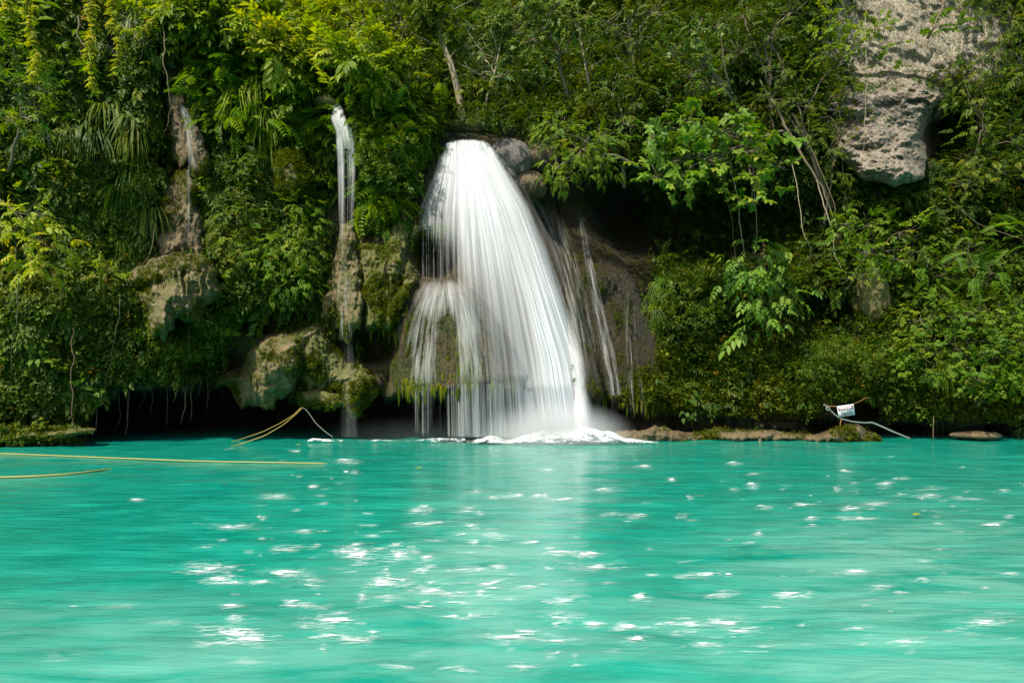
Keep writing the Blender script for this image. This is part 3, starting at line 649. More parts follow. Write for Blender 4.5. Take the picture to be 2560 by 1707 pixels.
plant('pale_leaved_tree', 'slim tree with pale silvery leaves and dry flower heads above the broadleaf tree', 'tree',
      [(1735, 80, 26, 40, 38), (1680, 125, 26, 42, 32), (1760, 145, 26, 40, 30), (1720, 195, 26, 36, 28), (1775, 215, 26, 30, 24), (1800, 60, 26.4, 30, 24)],
      (1900, 360, 28.5), LM['pale'], 'whorl', .6, .45, .08, 'bark', .3, .5, 3)
plant('dark_green_tree', 'dark green fine leaved tree behind the fresh green tree', 'tree',
      [(1530, 230, 28.5, 60, 45), (1600, 260, 28.3, 55, 40), (1480, 270, 28.8, 45, 30), (1580, 190, 28.8, 60, 35), (1560, 310, 28.2, 50, 30)],
      (1560, 470, 30), LM['mid'], 'fine', .75, .5, .09, 'pbark', .45, .5, 4)
plant('hanging_shrub', 'shrub with drooping green and yellow leaves hanging on the right cliff face', 'shrub',
      [(1900, 640, 25.6, 50, 36), (1870, 690, 25.3, 42, 36), (1940, 700, 25.3, 52, 40), (1900, 750, 25.1, 45, 36), (1970, 745, 25.2, 34, 26), (1925, 800, 25.1, 26, 28), (1850, 655, 25.5, 30, 24)],
      (1905, 600, 27.5), LM['big'], 'pinhi', .8, .66, .04, 'vine', .75, .4, 5)
plant('leafy_shrub', 'shrub with long arching leafy twigs on the upper right bank', 'shrub',
      [(2170, 560, 26.2, 60, 34), (2250, 580, 26.3, 60, 34), (2160, 630, 26, 60, 34), (2240, 650, 26.1, 50, 30), (2130, 690, 25.9, 42, 36), (2110, 560, 26.4, 36, 26), (2290, 630, 26.3, 40, 26)],
      (2200, 700, 27.6), LM['fresh'], 'pinhi', .75, .5, .05, 'bark', .3, .5, 6)
plant('fern_bush', 'feathery pale green fern bush on the upper right bank', 'fern',
      [(2390, 650, 27, 50, 36), (2440, 700, 26.8, 55, 40), (2350, 690, 26.8, 45, 36), (2420, 610, 27.4, 40, 26), (2480, 680, 27, 36, 26)],
      (2420, 740, 28), LM['fern'], 'fern', .5, .9, .04, 'bark', .25, .62, 7, part='fronds', stem='stem')
plant('lobed_leaf_shrub', 'broad lobed leaf shrub covering the lower right bank', 'shrub',
      [(2300, 800, 25.3, 70, 46), (2400, 790, 25.3, 70, 46), (2490, 800, 25.3, 60, 50), (2300, 880, 24.9, 65, 46), (2390, 870, 24.9, 70, 46), (2480, 880, 24.9, 66, 46), (2430, 940, 24.7, 66, 34), (2320, 930, 24.8, 45, 30), (2550, 850, 25, 50, 50)],
      (2420, 930, 26.8), LM['fresh'], 'lob', .8, .62, .05, 'bark', .3, .52, 8)
plant('leafy_shrub', 'round light green shrub on the cliff below the boulder left side', 'shrub',
      [(2150, 470, 28.6, 55, 30), (2210, 500, 28.2, 55, 28), (2110, 500, 28.4, 40, 28), (2270, 480, 28.4, 50, 24)],
      (2180, 530, 29.5), LM['mid'], 'fine', .7, .5, .05, 'bark', .3, .6, 9)
plant('leafy_shrub', 'dense small leaved shrub beside the huge boulder right side', 'shrub',
      [(2430, 250, 28.6, 40, 60), (2410, 200, 28.6, 36, 30), (2450, 170, 28.6, 34, 30), (2470, 330, 28.4, 50, 50), (2440, 400, 28.2, 55, 45), (2500, 430, 28, 55, 50), (2420, 460, 28, 55, 36), (2540, 360, 28, 40, 60)],
      (2500, 520, 29.5), LM['mid'], 'fine', .75, .5, .06, 'bark', .3, .55, 10)
plant('overhanging_branch', 'olive leafy branch crossing the bright limestone at top right', 'tree branch',
      [(2190, 70, 27.5, 50, 30), (2130, 110, 27.5, 50, 26), (2240, 110, 27.5, 45, 22), (2080, 60, 27.6, 46, 40), (2060, 140, 27.6, 46, 30)],
      (2000, 300, 28.6), LM['lime'], 'whorl', .6, .42, .05, 'bark', .3, .4, 11)
plant('slender_tree', 'slender tree with a leafy top against the huge boulder', 'tree',
      [(2110, 220, 28, 46, 46), (2075, 290, 28, 48, 44), (2130, 310, 27.9, 34, 34), (2070, 380, 27.8, 46, 50), (2110, 440, 27.8, 50, 30)],
      (2060, 560, 28.2), LM['olive'], 'fine', .5, .42, .05, 'bark', .3, .55, 12)
plant('leafy_shrub', 'olive shrub at the right frame edge above the boulder', 'shrub',
      [(2530, 60, 27.8, 40, 50), (2490, 130, 27.8, 36, 36), (2545, 190, 27.6, 36, 44)], (2600, 260, 28.8), LM['olive'], 'fine', .6, .45, .05, 'bark', .3, .6, 13)
# left cliff
plant('umbrella_shrub', 'shrub with green umbrella whorls of long leaves at the far left', 'shrub',
      [(40, 130, 22.6, 45, 50), (120, 160, 22.6, 45, 45), (60, 210, 22.4, 48, 40), (130, 230, 22.4, 42, 36), (90, 290, 22.3, 45, 36), (30, 300, 22.3, 36, 36), (120, 350, 22.3, 36, 30)],
      (20, 430, 23.6), LM['fresh'], 'ros', .42, .5, .06, 'bark', .1, .4, 20)
plant('golden_shrub', 'golden yellow leaved branch hanging at the left edge of the cliff', 'shrub',
      [(60, 530, 22.2, 45, 26), (110, 545, 22.2, 42, 26), (40, 575, 22.2, 42, 30), (100, 600, 22.1, 42, 30), (125, 625, 22.1, 28, 26), (105, 670, 22.1, 20, 26), (80, 650, 22.1, 20, 20)],
      (-20, 490, 23.4), LM['gold'], 'pinhi', .85, .6, .03, 'vine', .5, .6, 21)
plant('leafy_shrub', 'small yellow green shrub left of the snout outcrop', 'shrub',
      [(245, 660, 23.6, 30, 16), (275, 675, 23.6, 22, 14)], (230, 700, 24.6), LM['gold'], 'pin', .6, .4, .02, 'vine', .3, .3, 22)
plant('feathery_bush', 'bright feathery bush above the narrow fall on the left', 'bush',
      [(720, 160, 27.6, 60, 38), (770, 190, 27.4, 48, 36), (680, 200, 27.2, 48, 34), (740, 220, 27, 50, 26)],
      (740, 250, 28), LM['lime'], 'fern', .55, .85, .05, 'bark', .1, .55, 23, part='fronds', stem='stem')
plant('feathery_tree', 'soft green feathery tree above the thin left fall', 'tree',
      [(520, 60, 28.2, 70, 46), (600, 70, 28.4, 62, 50), (570, 140, 27.6, 60, 40), (650, 120, 28, 50, 40), (480, 20, 28.4, 50, 36), (620, 10, 27, 60, 36)],
      (590, 230, 28.8), LM['mid'], 'fern', .6, .8, .08, 'bark', .25, .62, 24)
plant('dark_bush', 'shaded dark bush at the top beside the thin left fall', 'bush',
      [(400, 60, 25.2, 36, 50), (360, 110, 24.8, 30, 40), (330, 60, 24.8, 36, 46)], (370, 160, 26.4), LM['deep'], 'pin', .7, .5, .05, 'bark', .4, .4, 25)
# forest trees on the hillside
hill = [('golden green sunlit tree behind the small fall, nearest the pale leaning trunk', [(900, 60, 31, 70, 60), (960, 110, 30.5, 50, 40), (850, 120, 30.5, 50, 40)], (905, 260, 31.5), 'lime', 'fine'),
        ('tallest golden green sunlit tree behind the feathery bush', [(800, 10, 33, 80, 60), (760, 80, 32, 50, 40), (840, -60, 34, 70, 60)], (800, 220, 33), 'lime', 'fine'),
        ('green tree with glossy leaves between the golden tree and the leaning trunk', [(1000, 60, 30.5, 70, 46), (1040, 130, 30, 60, 40), (1060, 10, 31, 60, 46), (960, 0, 31, 60, 40)], (1010, 300, 31), 'mid', 'clump'),
        ('grey green tree with pale leaves right above the crest of the main fall', [(1200, 130, 29.5, 66, 36), (1260, 80, 30, 70, 44), (1170, 190, 29.2, 56, 28), (1240, 190, 29.2, 50, 26), (1160, 70, 30, 50, 36)], (1215, 335, 30.5), 'pale', 'pin'),
        ('large leaved tree at the top centre of the frame', [(1360, 40, 28.5, 70, 46), (1440, 60, 28.5, 60, 40), (1310, 20, 28.8, 50, 36), (1400, 130, 28.4, 60, 30), (1330, 100, 28.5, 40, 26)], (1430, 330, 30), 'pale', 'whorl'),
        ('medium green tree at the top right of centre', [(1530, 60, 29, 70, 46), (1600, 100, 29, 60, 40), (1640, 30, 29, 60, 40), (1560, 0, 29.4, 60, 36)], (1580, 330, 30.5), 'olive', 'pin'),
        ('dark green tree high beside the limestone face', [(1860, 40, 28.5, 60, 50), (1930, 90, 28.3, 60, 46), (1850, 130, 28.3, 50, 40), (1980, 30, 28.5, 50, 46), (1960, 180, 28, 50, 40)], (1930, 380, 29), 'deep', 'pin'),
        ('olive tree with thin trunks below the limestone face', [(1990, 260, 27.8, 50, 50), (1930, 250, 28, 40, 40), (2020, 340, 27.6, 40, 40)], (2080, 520, 28.4), 'olive', 'fine')]
for k, (lab, lobes, bs, mt, key) in enumerate(hill):
    plant('forest_tree', lab, 'tree', lobes, bs, LM[mt], key, .75, .5, .11, 'pbark' if k in (2, 3, 5) else 'bark', .35, .55, 40+k, 'trees on the hillside above the falls')
small = [('dim fern clump under the pale leaning tree', [(1230, 300, 28.6, 50, 26), (1290, 320, 28.4, 40, 22)], (1255, 340, 29.2), 'deep', 'fern', .7),
         ('dark leafy clump on the crest behind the grey boulder', [(1350, 320, 28.2, 50, 26), (1400, 290, 28.6, 40, 26)], (1370, 350, 29), 'deep', 'pin', .5),
         ('light green sprig just above the snout outcrop right side', [(610, 520, 24.6, 26, 18), (570, 600, 24.4, 26, 16)], (610, 540, 25.8), 'fresh', 'pin', .36),
         ('leafy tuft hanging on the wall directly left of the mossy boulder', [(640, 400, 24.8, 30, 26)], (640, 420, 26), 'mid', 'ros', .4),
         ('leafy tuft on the wall below the mossy boulder', [(740, 510, 25, 46, 30), (770, 560, 24.9, 34, 24)], (750, 530, 26), 'fresh', 'pin', .4),
         ('bushy overhanging growth between the narrow fall and the main fall', [(1000, 360, 25.2, 40, 44), (990, 440, 25.1, 40, 50), (930, 400, 25.2, 44, 50)], (980, 420, 26.2), 'mid', 'clump', .4),
         ('dark leafy mound on the bank right of the wet buttress', [(1700, 720, 26, 50, 46), (1650, 780, 25.9, 45, 46), (1760, 790, 25.8, 55, 40)], (1700, 790, 27), 'mid', 'clump', .34),
         ('leafy mound above the danger sign', [(2080, 870, 25.1, 60, 40), (2160, 900, 25, 60, 36), (2040, 920, 25, 50, 30)], (2100, 920, 26.2), 'mid', 'clump', .22),
         ('bright creeping clump at the right edge just above the waterline', [(2500, 970, 24.7, 60, 34), (2560, 950, 24.7, 50, 40)], (2530, 980, 26), 'fresh', 'clump', .34),
         ('hanging leafy clump below the snout outcrop', [(410, 850, 24.6, 36, 26), (460, 880, 24.6, 36, 24)], (430, 860, 25.4), 'mid', 'clump', .34),
         ('leafy bulge over the left end of the cave', [(520, 800, 24.8, 40, 50), (560, 720, 24.9, 44, 44)], (540, 780, 25.8), 'mid', 'clump', .36),
         ('leafy bulge left of the hanging tufa tongue', [(720, 700, 24.9, 60, 50), (660, 640, 24.9, 60, 50), (740, 620, 24.9, 50, 50)], (700, 660, 26), 'fresh', 'pin', .38)]
for k, (lab, lobes, bs, mt, key, s_) in enumerate(small):
    plant('leafy_clump', lab, 'plant', lobes, bs, LM[mt], key, .8, s_, .025, 'vine', .4, .5, 70+k, part='foliage', stem='stem', limbs=False)

# long strap leaved tufts hanging from the cliff
def tuft(px, py, s_, n, label, mat='fern', key='blade', Yo=-.35, seed=0, name='strap_leaf_tuft', cat='plant', part='blades', grp=None):
    r = np.random.default_rng(seed+900); B = at(px, py, D(px, py)+Yo); root = empty(name, B, label, cat, grp)
    pos = B+r.normal(0, .16*s_, (n, 3)); X = np.array([0, -1, .1])+r.normal(0, .55, (n, 3))*np.array([1, .3, .2])
    V, T, A = instances(key, pos, X, np.tile(UP, (n, 1))+r.normal(0, .12, (n, 3)), s_*r.uniform(.7, 1.15, n), r.uniform(.3, .8, n), .2, seed)
    mesh_obj(part, V-B, T, LM[mat], root, {'tint': A})
    mb = MB(); mb.tube(curve(np.array([0, .3, -.15])*s_, np.array([0, -.05, .02])*s_, 0, 5), np.linspace(.05, .03, 5)*s_, 6); mb.build('rootstock', M['bark'], root, True)
for k, (x, y, s_, n, lab, mt) in enumerate([
        (285, 290, 1.5, 9, 'longest strap leaf tuft hanging on the upper left cliff', 'mid'), (335, 345, 1.5, 8, 'strap leaf tuft just right of the longest one', 'mid'),
        (240, 340, 1.5, 5, 'narrow strap leaf tuft left of the longest one', 'mid'), (295, 470, 1.5, 6, 'strap leaf tuft below the longest one, level with the golden branch', 'fern'),
        (375, 530, 1.2, 4, 'thin strap leaf tuft beside the brown tufa curtain', 'olive'), (325, 610, 1.0, 4, 'yellowish strap leaf tuft above left of the snout outcrop', 'lime'),
        (625, 235, 1.6, 7, 'grassy tuft hanging below the feathery tree', 'lime'), (690, 290, 1.5, 7, 'sunlit grassy tuft hanging left of the narrow fall lip', 'lime'),
        (670, 350, 1.1, 4, 'small grassy tuft above the mossy boulder', 'fresh'), (375, 60, 1.5, 5, 'dark strap leaf tuft at the top left of the thin fall', 'mid'),
        (1640, 720, 1.0, 5, 'upper strap leaf tuft right of the wet buttress', 'fern'), (1630, 780, .9, 4, 'lower strap leaf tuft right of the wet buttress', 'mid'),
        (2330, 925, .9, 5, 'pale sword leaf tuft above the right waterline', 'lime'), (1730, 640, .9, 4, 'strap leaf tuft in the dark grotto wall', 'mid'),
        (480, 640, .8, 3, 'small fern like tuft on top of the snout outcrop', 'fern')]):
    tuft(x, y, s_, n, lab, mt, seed=k, grp='strap leaf tufts on the cliff')
tuft(2335, 70, 1.5, 7, 'fern with long fronds hanging over the bright limestone', 'fern', 'fern', -1.6, 60, 'hanging_fern', 'fern', 'fronds')
tuft(2395, 60, 1.1, 4, 'small fern right of the long hanging fern on the limestone', 'fern', 'fern', -1.4, 61, 'hanging_fern', 'fern', 'fronds')
tuft(2420, 20, 1.3, 6, 'fern at the top edge of the frame above the limestone', 'pale', 'fern', -1.4, 62, 'hanging_fern', 'fern', 'fronds')
for k, (x, y, s_, lab) in enumerate([(1010, 255, 1.0, 'lit fern on the ledge end nearest the main fall'), (960, 225, .9, 'lit fern on the middle of the ledge between the falls'), (905, 225, .8, 'lit fern on the ledge beside the narrow fall lip'),
                                     (1035, 290, .8, 'low fern where the ledge meets the main fall'), (2480, 560, 1.2, 'fern on the slope at the right edge above the feathery bush')]):
    tuft(x, y, s_, 14, lab, 'fern', 'fern', -.4, 80+k, 'ledge_fern', 'fern', 'fronds')

# leafy vines, bare lianas and roots
def vine(pts, label, mat=None, rad=.018, leafs=0, key='pin', size=.25, name='liana', cat='vine', bark='vine', seed=0, grp=None, tintc=.6, wob=.12):
    r = np.random.default_rng(seed+1300)
    W = np.array([at(*q) for q in pts]); t = np.linspace(0, len(W)-1, 8*len(W))
    C = np.stack([np.interp(t, np.arange(len(W)), W[:, k]) for k in range(3)], -1)
    for _ in range(3): C[1:-1] = (C[:-2]+C[1:-1]*2+C[2:])/4
    C[1:-1] += (fbm(C[1:-1]*1.7, 2, seed)*wob)[:, None]*np.array([1, .4, .1])
    B = C[0]; mb = MB(); rad = rad*(.62 if not leafs else 1); mb.tube(C-B, np.interp(np.arange(len(C)), [0, 3, len(C)-1], [rad*.3, rad, rad*.35]), 6)
    if leafs:
        root = empty(name, B, label, cat, grp); mb.build('stem', M[bark], root, True)
        u = r.uniform(.02, 1, leafs)*(len(C)-1.01); i = u.astype(int); f = (u-i)[:, None]; pos = C[i]*(1-f)+C[i+1]*f
        X = r.normal(0, 1, (leafs, 3))*np.array([1, .7, .15])-UP*.45; X[:, 1] -= .3
        V, T, A = instances(key, pos, X, np.tile(UP, (leafs, 1))+r.normal(0, .2, (leafs, 3)), size*r.uniform(.6, 1.2, leafs), np.clip(r.normal(tintc, .15, leafs), 0, 1), .2, seed)
        mesh_obj('leaves', V-B, T, mat, root, {'tint': A})
    else:
        o = mb.build(name, M[bark], None, True); o.location = tuple(B); tag(o, label, cat, grp)
vine([(60, -40, 21.3), (75, 60, 21.2), (85, 130, 21.2), (78, 200, 21.2)], 'leafy golden vine hanging at the far left above the umbrella shrub', LM['gold'], leafs=150, size=.25, name='golden_vine', seed=1)
vine([(215, -40, 21.3), (232, 60, 21.2), (228, 140, 21.2), (231, 228, 21.2)], 'longest leafy golden vine hanging near the top left', LM['gold'], leafs=180, size=.25, name='golden_vine', seed=2)
vine([(285, -40, 21.6), (288, 40, 21.5), (292, 110, 21.5), (286, 185, 21.5)], 'golden vine right beside the longest one', LM['gold'], leafs=130, size=.24, name='golden_vine', seed=3)
vine([(292, 60, 22.4), (330, 78, 22.3), (370, 60, 22.3), (400, 30, 22.4), (420, -20, 22.6)], 'golden vine garland sagging beside the thin left fall', LM['gold'], leafs=60, size=.26, name='golden_vine', seed=4)
vine([(10, -30, 22), (20, 20, 21.9), (40, 30, 21.9), (95, 15, 21.9)], 'golden leafy vine along the top left corner', LM['gold'], leafs=60, size=.32, name='golden_vine', seed=5)
for k, (pts, lab, rd, bk) in enumerate([
        ([(195, 40, 22.6), (200, 90, 22.5), (220, 130, 22.4)], 'brown woody stem behind the longest golden vine', .06, 'vine'),
        ([(405, 60, 24.4), (415, 200, 24.2), (425, 260, 24.2), (410, 330, 24.2)], 'green brown liana hanging left of the thin fall', .04, 'vine'),
        ([(45, 600, 22.2), (42, 740, 22.4), (35, 850, 22.5), (30, 940, 22.5)], 'pale liana hanging below the golden branch', .03, 'vine'),
        ([(160, 680, 22.9), (145, 760, 22.8), (132, 830, 22.8)], 'short liana right of the golden branch', .025, 'vine'),
        ([(300, 740, 23.6), (300, 800, 23.5), (282, 860, 23.5), (262, 960, 23.6)], 'curling liana left of the snout outcrop', .03, 'vine'),
        ([(182, 820, 22.6), (180, 960, 22.6), (182, 1085, 22.4)], 'long liana reaching the water beside the left shelf', .025, 'root'),
        ([(390, 560, 24.3), (375, 640, 24.1), (340, 690, 23.9), (325, 720, 23.9)], 'twisted liana running over the snout outcrop', .03, 'vine'),
        ([(475, 810, 24), (474, 900, 24)], 'thin straight root hanging from the tip of the snout outcrop', .015, 'vine'),
        ([(1990, 300, 27.3), (2050, 420, 26.9), (2090, 520, 26.6), (2100, 620, 26.5)], 'thick woody liana running down the right cliff', .04, 'vine'),
        ([(2040, 450, 26.8), (2062, 520, 26.4), (2085, 590, 26.1), (2086, 640, 26), (2110, 675, 25.9)], 'pale twisted liana below the thick woody liana', .04, 'pbark'),
        ([(1980, 400, 26.8), (1992, 460, 26.7), (2008, 580, 26.3), (2028, 620, 26.2), (2024, 655, 26.2)], 'pale kinked liana in the dark hollow on the right cliff', .035, 'pbark'),
        ([(1885, 430, 24.9), (1890, 540, 25), (1888, 640, 25.3)], 'thin pale stem above the drooping shrub', .022, 'pbark'),
        ([(1830, 420, 25), (1850, 560, 25.4), (1862, 640, 25.5)], 'thick pale stem below the broadleaf tree', .035, 'pbark'),
        ([(1795, 400, 25), (1830, 560, 25.4), (1840, 670, 25.5)], 'slim dark stem left of the pale stem under the broadleaf tree', .02, 'vine'),
        ([(2165, -20, 27), (2168, 200, 27), (2162, 330, 27), (2158, 440, 27.3)], 'thin pale vine hanging straight across the huge boulder', .03, 'pbark'),
        ([(2370, -10, 27.4), (2350, 30, 27.2), (2330, 90, 27)], 'dark woody root at the top holding the long hanging fern', .1, 'bark'),
        ([(2560, 600, 25.8), (2440, 560, 26.4), (2350, 470, 27)], 'arching twig across the slope at the right edge', .02, 'bark'),
        ([(1900, 200, 28), (2010, 400, 27.3), (2060, 480, 27.2), (2100, 600, 27.2)], 'mossy diagonal trunk leaning on the right cliff', .1, 'bark')]):
    vine(pts, lab, rad=rd, bark=bk, seed=20+k)
# pale leaning trunk and thin stems on the hill
def tree_trunked(pts, rads, label, crown, mat, key, seed, bark='pbark'):
    B = at(*pts[0]); root = empty('forest_tree', B, label, 'tree', 'trees on the hillside above the falls')
    W = np.array([at(*q) for q in pts]); t = np.linspace(0, len(W)-1, 24)
    C = np.stack([np.interp(t, np.arange(len(W)), W[:, k]) for k in range(3)], -1)
    for _ in range(3): C[1:-1] = (C[:-2]+C[1:-1]*2+C[2:])/4
    mb = MB(); mb.tube(C-B, np.interp(t, [0, len(W)-1], rads), 8)
    mb.build('trunk', M[bark], root, True)
    lb = MB(); r = np.random.default_rng(seed)
    for k in range(7):
        s0 = C[8+2*k]; lb.tube(curve(s0, s0+np.array([r.uniform(-1.6, 1.6), r.uniform(-.8, .4), r.uniform(.2, 1)]), 0, 6, .3, seed+k)-B, np.linspace(.035, .01, 6), 5)
    lb.build('branches', M[bark], root, True)
    pos = []
    for (lx, ly, lY, rx, ry) in crown:
        n = int(rx*ry/9); pos.append(at(lx, ly, lY)+norm(r.normal(0, 1, (n, 3)))*r.uniform(.3, 1, (n, 1))*np.array([rx, rx, ry])/F*lY)
    pos = np.concatenate(pos); n = len(pos)
    V, T, A = instances(key, pos, r.normal(0, .8, (n, 3))-UP*.3, np.tile(UP, (n, 1))+r.normal(0, .3, (n, 3)), .42*r.uniform(.7, 1.3, n), r.uniform(.3, .9, n), .2, seed)
    mesh_obj('crown', V-B, T, mat, root, {'tint': A})
tree_trunked([(1160, 312, 28.8), (1148, 240, 28.7), (1128, 160, 28.7), (1100, 90, 28.8), (1085, 0, 29), (1070, -80, 29.2)], (.17, .07), 'tree with the pale leaning trunk above the crest of the main fall',
             [(1080, 40, 28.8, 60, 40), (1130, 90, 28.6, 36, 24), (1060, -40, 29, 70, 50), (1190, 220, 28.4, 40, 20)], LM['mid'], 'pin', 301)
tree_trunked([(1490, 300, 29.2), (1470, 200, 29.2), (1450, 90, 29.4), (1440, -60, 29.6)], (.07, .04), 'thin straight tree left of the two slim stems above the fresh green tree', [(1440, -20, 29.4, 60, 40)], LM['mid'], 'pin', 302)
tree_trunked([(1600, 310, 29), (1590, 200, 29), (1570, 60, 29.2), (1560, -60, 29.4)], (.08, .05), 'thin dark tree behind the pale leaved tree', [(1560, -30, 29.2, 60, 40)], LM['olive'], 'pin', 303, 'bark')
tree_trunked([(1210, 310, 29), (1215, 250, 29), (1240, 170, 29.1), (1260, 60, 29.3)], (.05, .03), 'thin pale sapling just right of the leaning trunk', [(1250, 60, 29.2, 40, 30)], LM['pale'], 'pin', 304)
# roots in the cave
for k, (x, y0, y1, Y, rd) in enumerate([(298, 975, 1088, 26, .03), (325, 970, 1090, 25.6, .055), (355, 965, 1030, 26, .02), (385, 965, 1040, 26.2, .02), (420, 965, 1065, 25.8, .02), (443, 950, 1005, 25.3, .035),
                                        (460, 970, 1060, 25.6, .035), (478, 970, 1050, 26, .03), (500, 965, 1000, 26, .015), (520, 970, 1030, 26.2, .015), (340, 975, 1010, 26.4, .012), (405, 965, 1000, 26.4, .012), (240, 1040, 1090, 24.5, .03)]):
    r = random.Random(k); vine([(x, y0-25, Y), (x+r.uniform(-6, 6), (y0+y1)/2, Y), (x-r.uniform(0, 14), y1, Y)], 'thin brown root hanging from the roof of the left cave', rad=rd, bark='root', seed=60+k, name='hanging_root', cat='root', grp='roots hanging in the cave', wob=.08)

# ------------------------------------------------------------------ falling water
def table(px, py, rows, cols, vals):
    vals = np.array(vals, float); fy = np.interp(py, rows, np.arange(len(rows))); fx = np.interp(px, cols, np.arange(len(cols)))
    i = np.minimum(fy.astype(int), len(rows)-2); j = np.minimum(fx.astype(int), len(cols)-2); a = fy-i; b_ = fx-j
    return (vals[i, j]*(1-a)*(1-b_)+vals[i, j+1]*(1-a)*b_+vals[i+1, j]*a*(1-b_)+vals[i+1, j+1]*a*b_)

def water_mat(name, uscale, vscale, contrast=2.2, col=(.95, .95, .94), fine=4.0, maxa=1.0):
    m, nt, out = new_mat(name)
    uv = nt.nodes.new('ShaderNodeUVMap')
    def nz(us, vs, sc, det, rg=.6):
        mp = nt.nodes.new('ShaderNodeMapping'); mp.inputs['Scale'].default_value = (us, vs, 1); L(nt, uv.outputs[0], mp.inputs[0]); return noise(nt, mp.outputs[0], sc, det, rg)
    a = nz(uscale, vscale, 1, 3); b2 = nz(uscale*fine, vscale*1.4, 1, 3, .7)
    s = mathn(nt, 'ADD', mathn(nt, 'MULTIPLY', mathn(nt, 'SUBTRACT', a, .5), contrast), mathn(nt, 'MULTIPLY', mathn(nt, 'SUBTRACT', b2, .5), contrast*.8))
    dn = N(nt, 'ShaderNodeAttribute', attribute_name='dens').outputs['Fac']
    ed = N(nt, 'ShaderNodeAttribute', attribute_name='edge').outputs['Fac']
    al = mathn(nt, 'ADD', mathn(nt, 'MULTIPLY', s, .55), dn, True)
    al = mathn(nt, 'MULTIPLY', mathn(nt, 'MULTIPLY', al, ed), maxa, True)
    d = N(nt, 'ShaderNodeBsdfPrincipled', i_Roughness=.5); d.inputs['Base Color'].default_value = (*col, 1); d.inputs['Specular IOR Level'].default_value = .2
    t = nt.nodes.new('ShaderNodeBsdfTranslucent'); t.inputs[0].default_value = (*col, 1)
    mx = N(nt, 'ShaderNodeMixShader', i_0=.35); L(nt, d.outputs[0], mx.inputs[1]); L(nt, t.outputs[0], mx.inputs[2])
    tr = nt.nodes.new('ShaderNodeBsdfTransparent'); m2 = nt.nodes.new('ShaderNodeMixShader'); L(nt, al, m2.inputs[0]); L(nt, tr.outputs[0], m2.inputs[1]); L(nt, mx.outputs[0], m2.inputs[2])
    L(nt, m2.outputs[0], out.inputs[0]); return m

def sheet(lines, rows, nu, nv, Yf, densf, mat, name, parent=None, B=(0, 0, 0), ripple=.05, edge=.06, seed=0, fadein=0, fadeout=0, crown=0):
    """lines: list of columns (one px per row entry) running down the flow"""
    Ln = np.array(lines, float); v = np.linspace(0, 1, nv); u = np.linspace(0, 1, nu)
    py = np.interp(v*(len(rows)-1), np.arange(len(rows)), rows)
    cols = np.stack([np.interp(py, rows, l) for l in Ln])            # (k, nv)
    for _ in range(4): cols[:, 1:-1] = (cols[:, :-2]+2*cols[:, 1:-1]+cols[:, 2:])/4
    k = len(Ln); uu = u*(k-1); i = np.minimum(uu.astype(int), k-2); f = uu-i
    px = (cols[i]*(1-f)[:, None]+cols[i+1]*f[:, None]).T              # (nv, nu)
    PYs = py[:, None]+crown*np.abs(2*u[None]-1)**2.2*(1-v[:, None])**9; U = np.broadcast_to(u[None], px.shape); Vv = np.broadcast_to(v[:, None], px.shape)
    Y = Yf(px, PYs)+ripple*fbm(np.stack([U*nu*.22, Vv*3, U*0+seed], -1), 3, seed)
    W = at(px, PYs, Y)
    width = abs(Ln[-1].mean()-Ln[0].mean())/100
    lng = (rows[-1]-rows[0])/100
    e = sm(0, edge, U)*sm(0, edge, 1-U)
    if fadein: e = e*sm(0, fadein, Vv)
    if fadeout: e = e*sm(0, fadeout, 1-Vv)
    return mesh_obj(name, W.reshape(-1, 3)-np.asarray(B), grid_tris(nv, nu), mat, parent, {'dens': densf(px, PYs).ravel(), 'edge': e.ravel()}, np.stack([U*width, Vv*lng], -1).reshape(-1, 2), True)

ROWS = [348, 380, 430, 520, 620, 750, 900, 1000, 1092]
LIN = [[1112, 1104, 1086, 1056, 1050, 1050, 1048, 1046, 1045], [1132, 1130, 1122, 1106, 1102, 1100, 1098, 1096, 1095], [1155, 1160, 1168, 1178, 1186, 1196, 1205, 1210, 1214],
       [1182, 1192, 1212, 1244, 1272, 1304, 1334, 1348, 1360], [1207, 1220, 1244, 1290, 1326, 1368, 1412, 1430, 1446], [1226, 1244, 1272, 1330, 1370, 1414, 1464, 1482, 1500]]
def smooth_front(px, py):
    q = np.minimum(py, 965)
    return np.minimum(wall(px, q)-dome(px, q)-.45, depth(px, np.minimum(py, 940), False)-.22)
COLS = [1040, 1080, 1120, 1170, 1220, 1270, 1320, 1370, 1410, 1450, 1500]
RW = [348, 400, 470, 550, 620, 720, 850, 960, 1092]
DV = [[.7, .8, .9, .95, .95, .9, .8, .8, .8, .8, .8], [.5, .65, .85, .95, 1, .8, .5, .5, .5, .5, .5], [.4, .5, .72, .92, .95, .9, .65, .4, .4, .4, .4], [.15, .3, .42, .68, .85, .88, .8, .5, .3, .3, .3],
      [-.25, -.1, .05, .45, .62, .68, .82, .75, .45, .3, .2], [-.45, -.4, -.15, .18, .34, .4, .6, .95, .85, .5, .2], [-.5, -.45, -.3, 0, .15, .2, .4, .9, 1.3, 1.0, .3], [-.5, -.45, -.15, .12, .12, .16, .36, .85, 1.4, 1.2, .3], [-.5, -.4, 0, .22, .2, .22, .4, .85, 1.4, 1.3, .4]]
dmain = lambda px, py: table(px, py, RW, COLS, DV)
WM = dict(main=water_mat('falling_water', 7.5, .12, 1.75, (.82, .83, .84), fine=3, maxa=.93), fine=water_mat('fine_water', 12.0, .22, 2.1, (.88, .88, .88), maxa=.85), film=water_mat('water_film', 14, .9, 1.6, fine=3), drip=water_mat('dripping_water', 16, .03, 3.4, fine=3), lobe=water_mat('broken_water', 6, .7, 2.8, (.85, .85, .84), fine=4, maxa=.75), veil=water_mat('soft_water', 4.0, .1, .9))
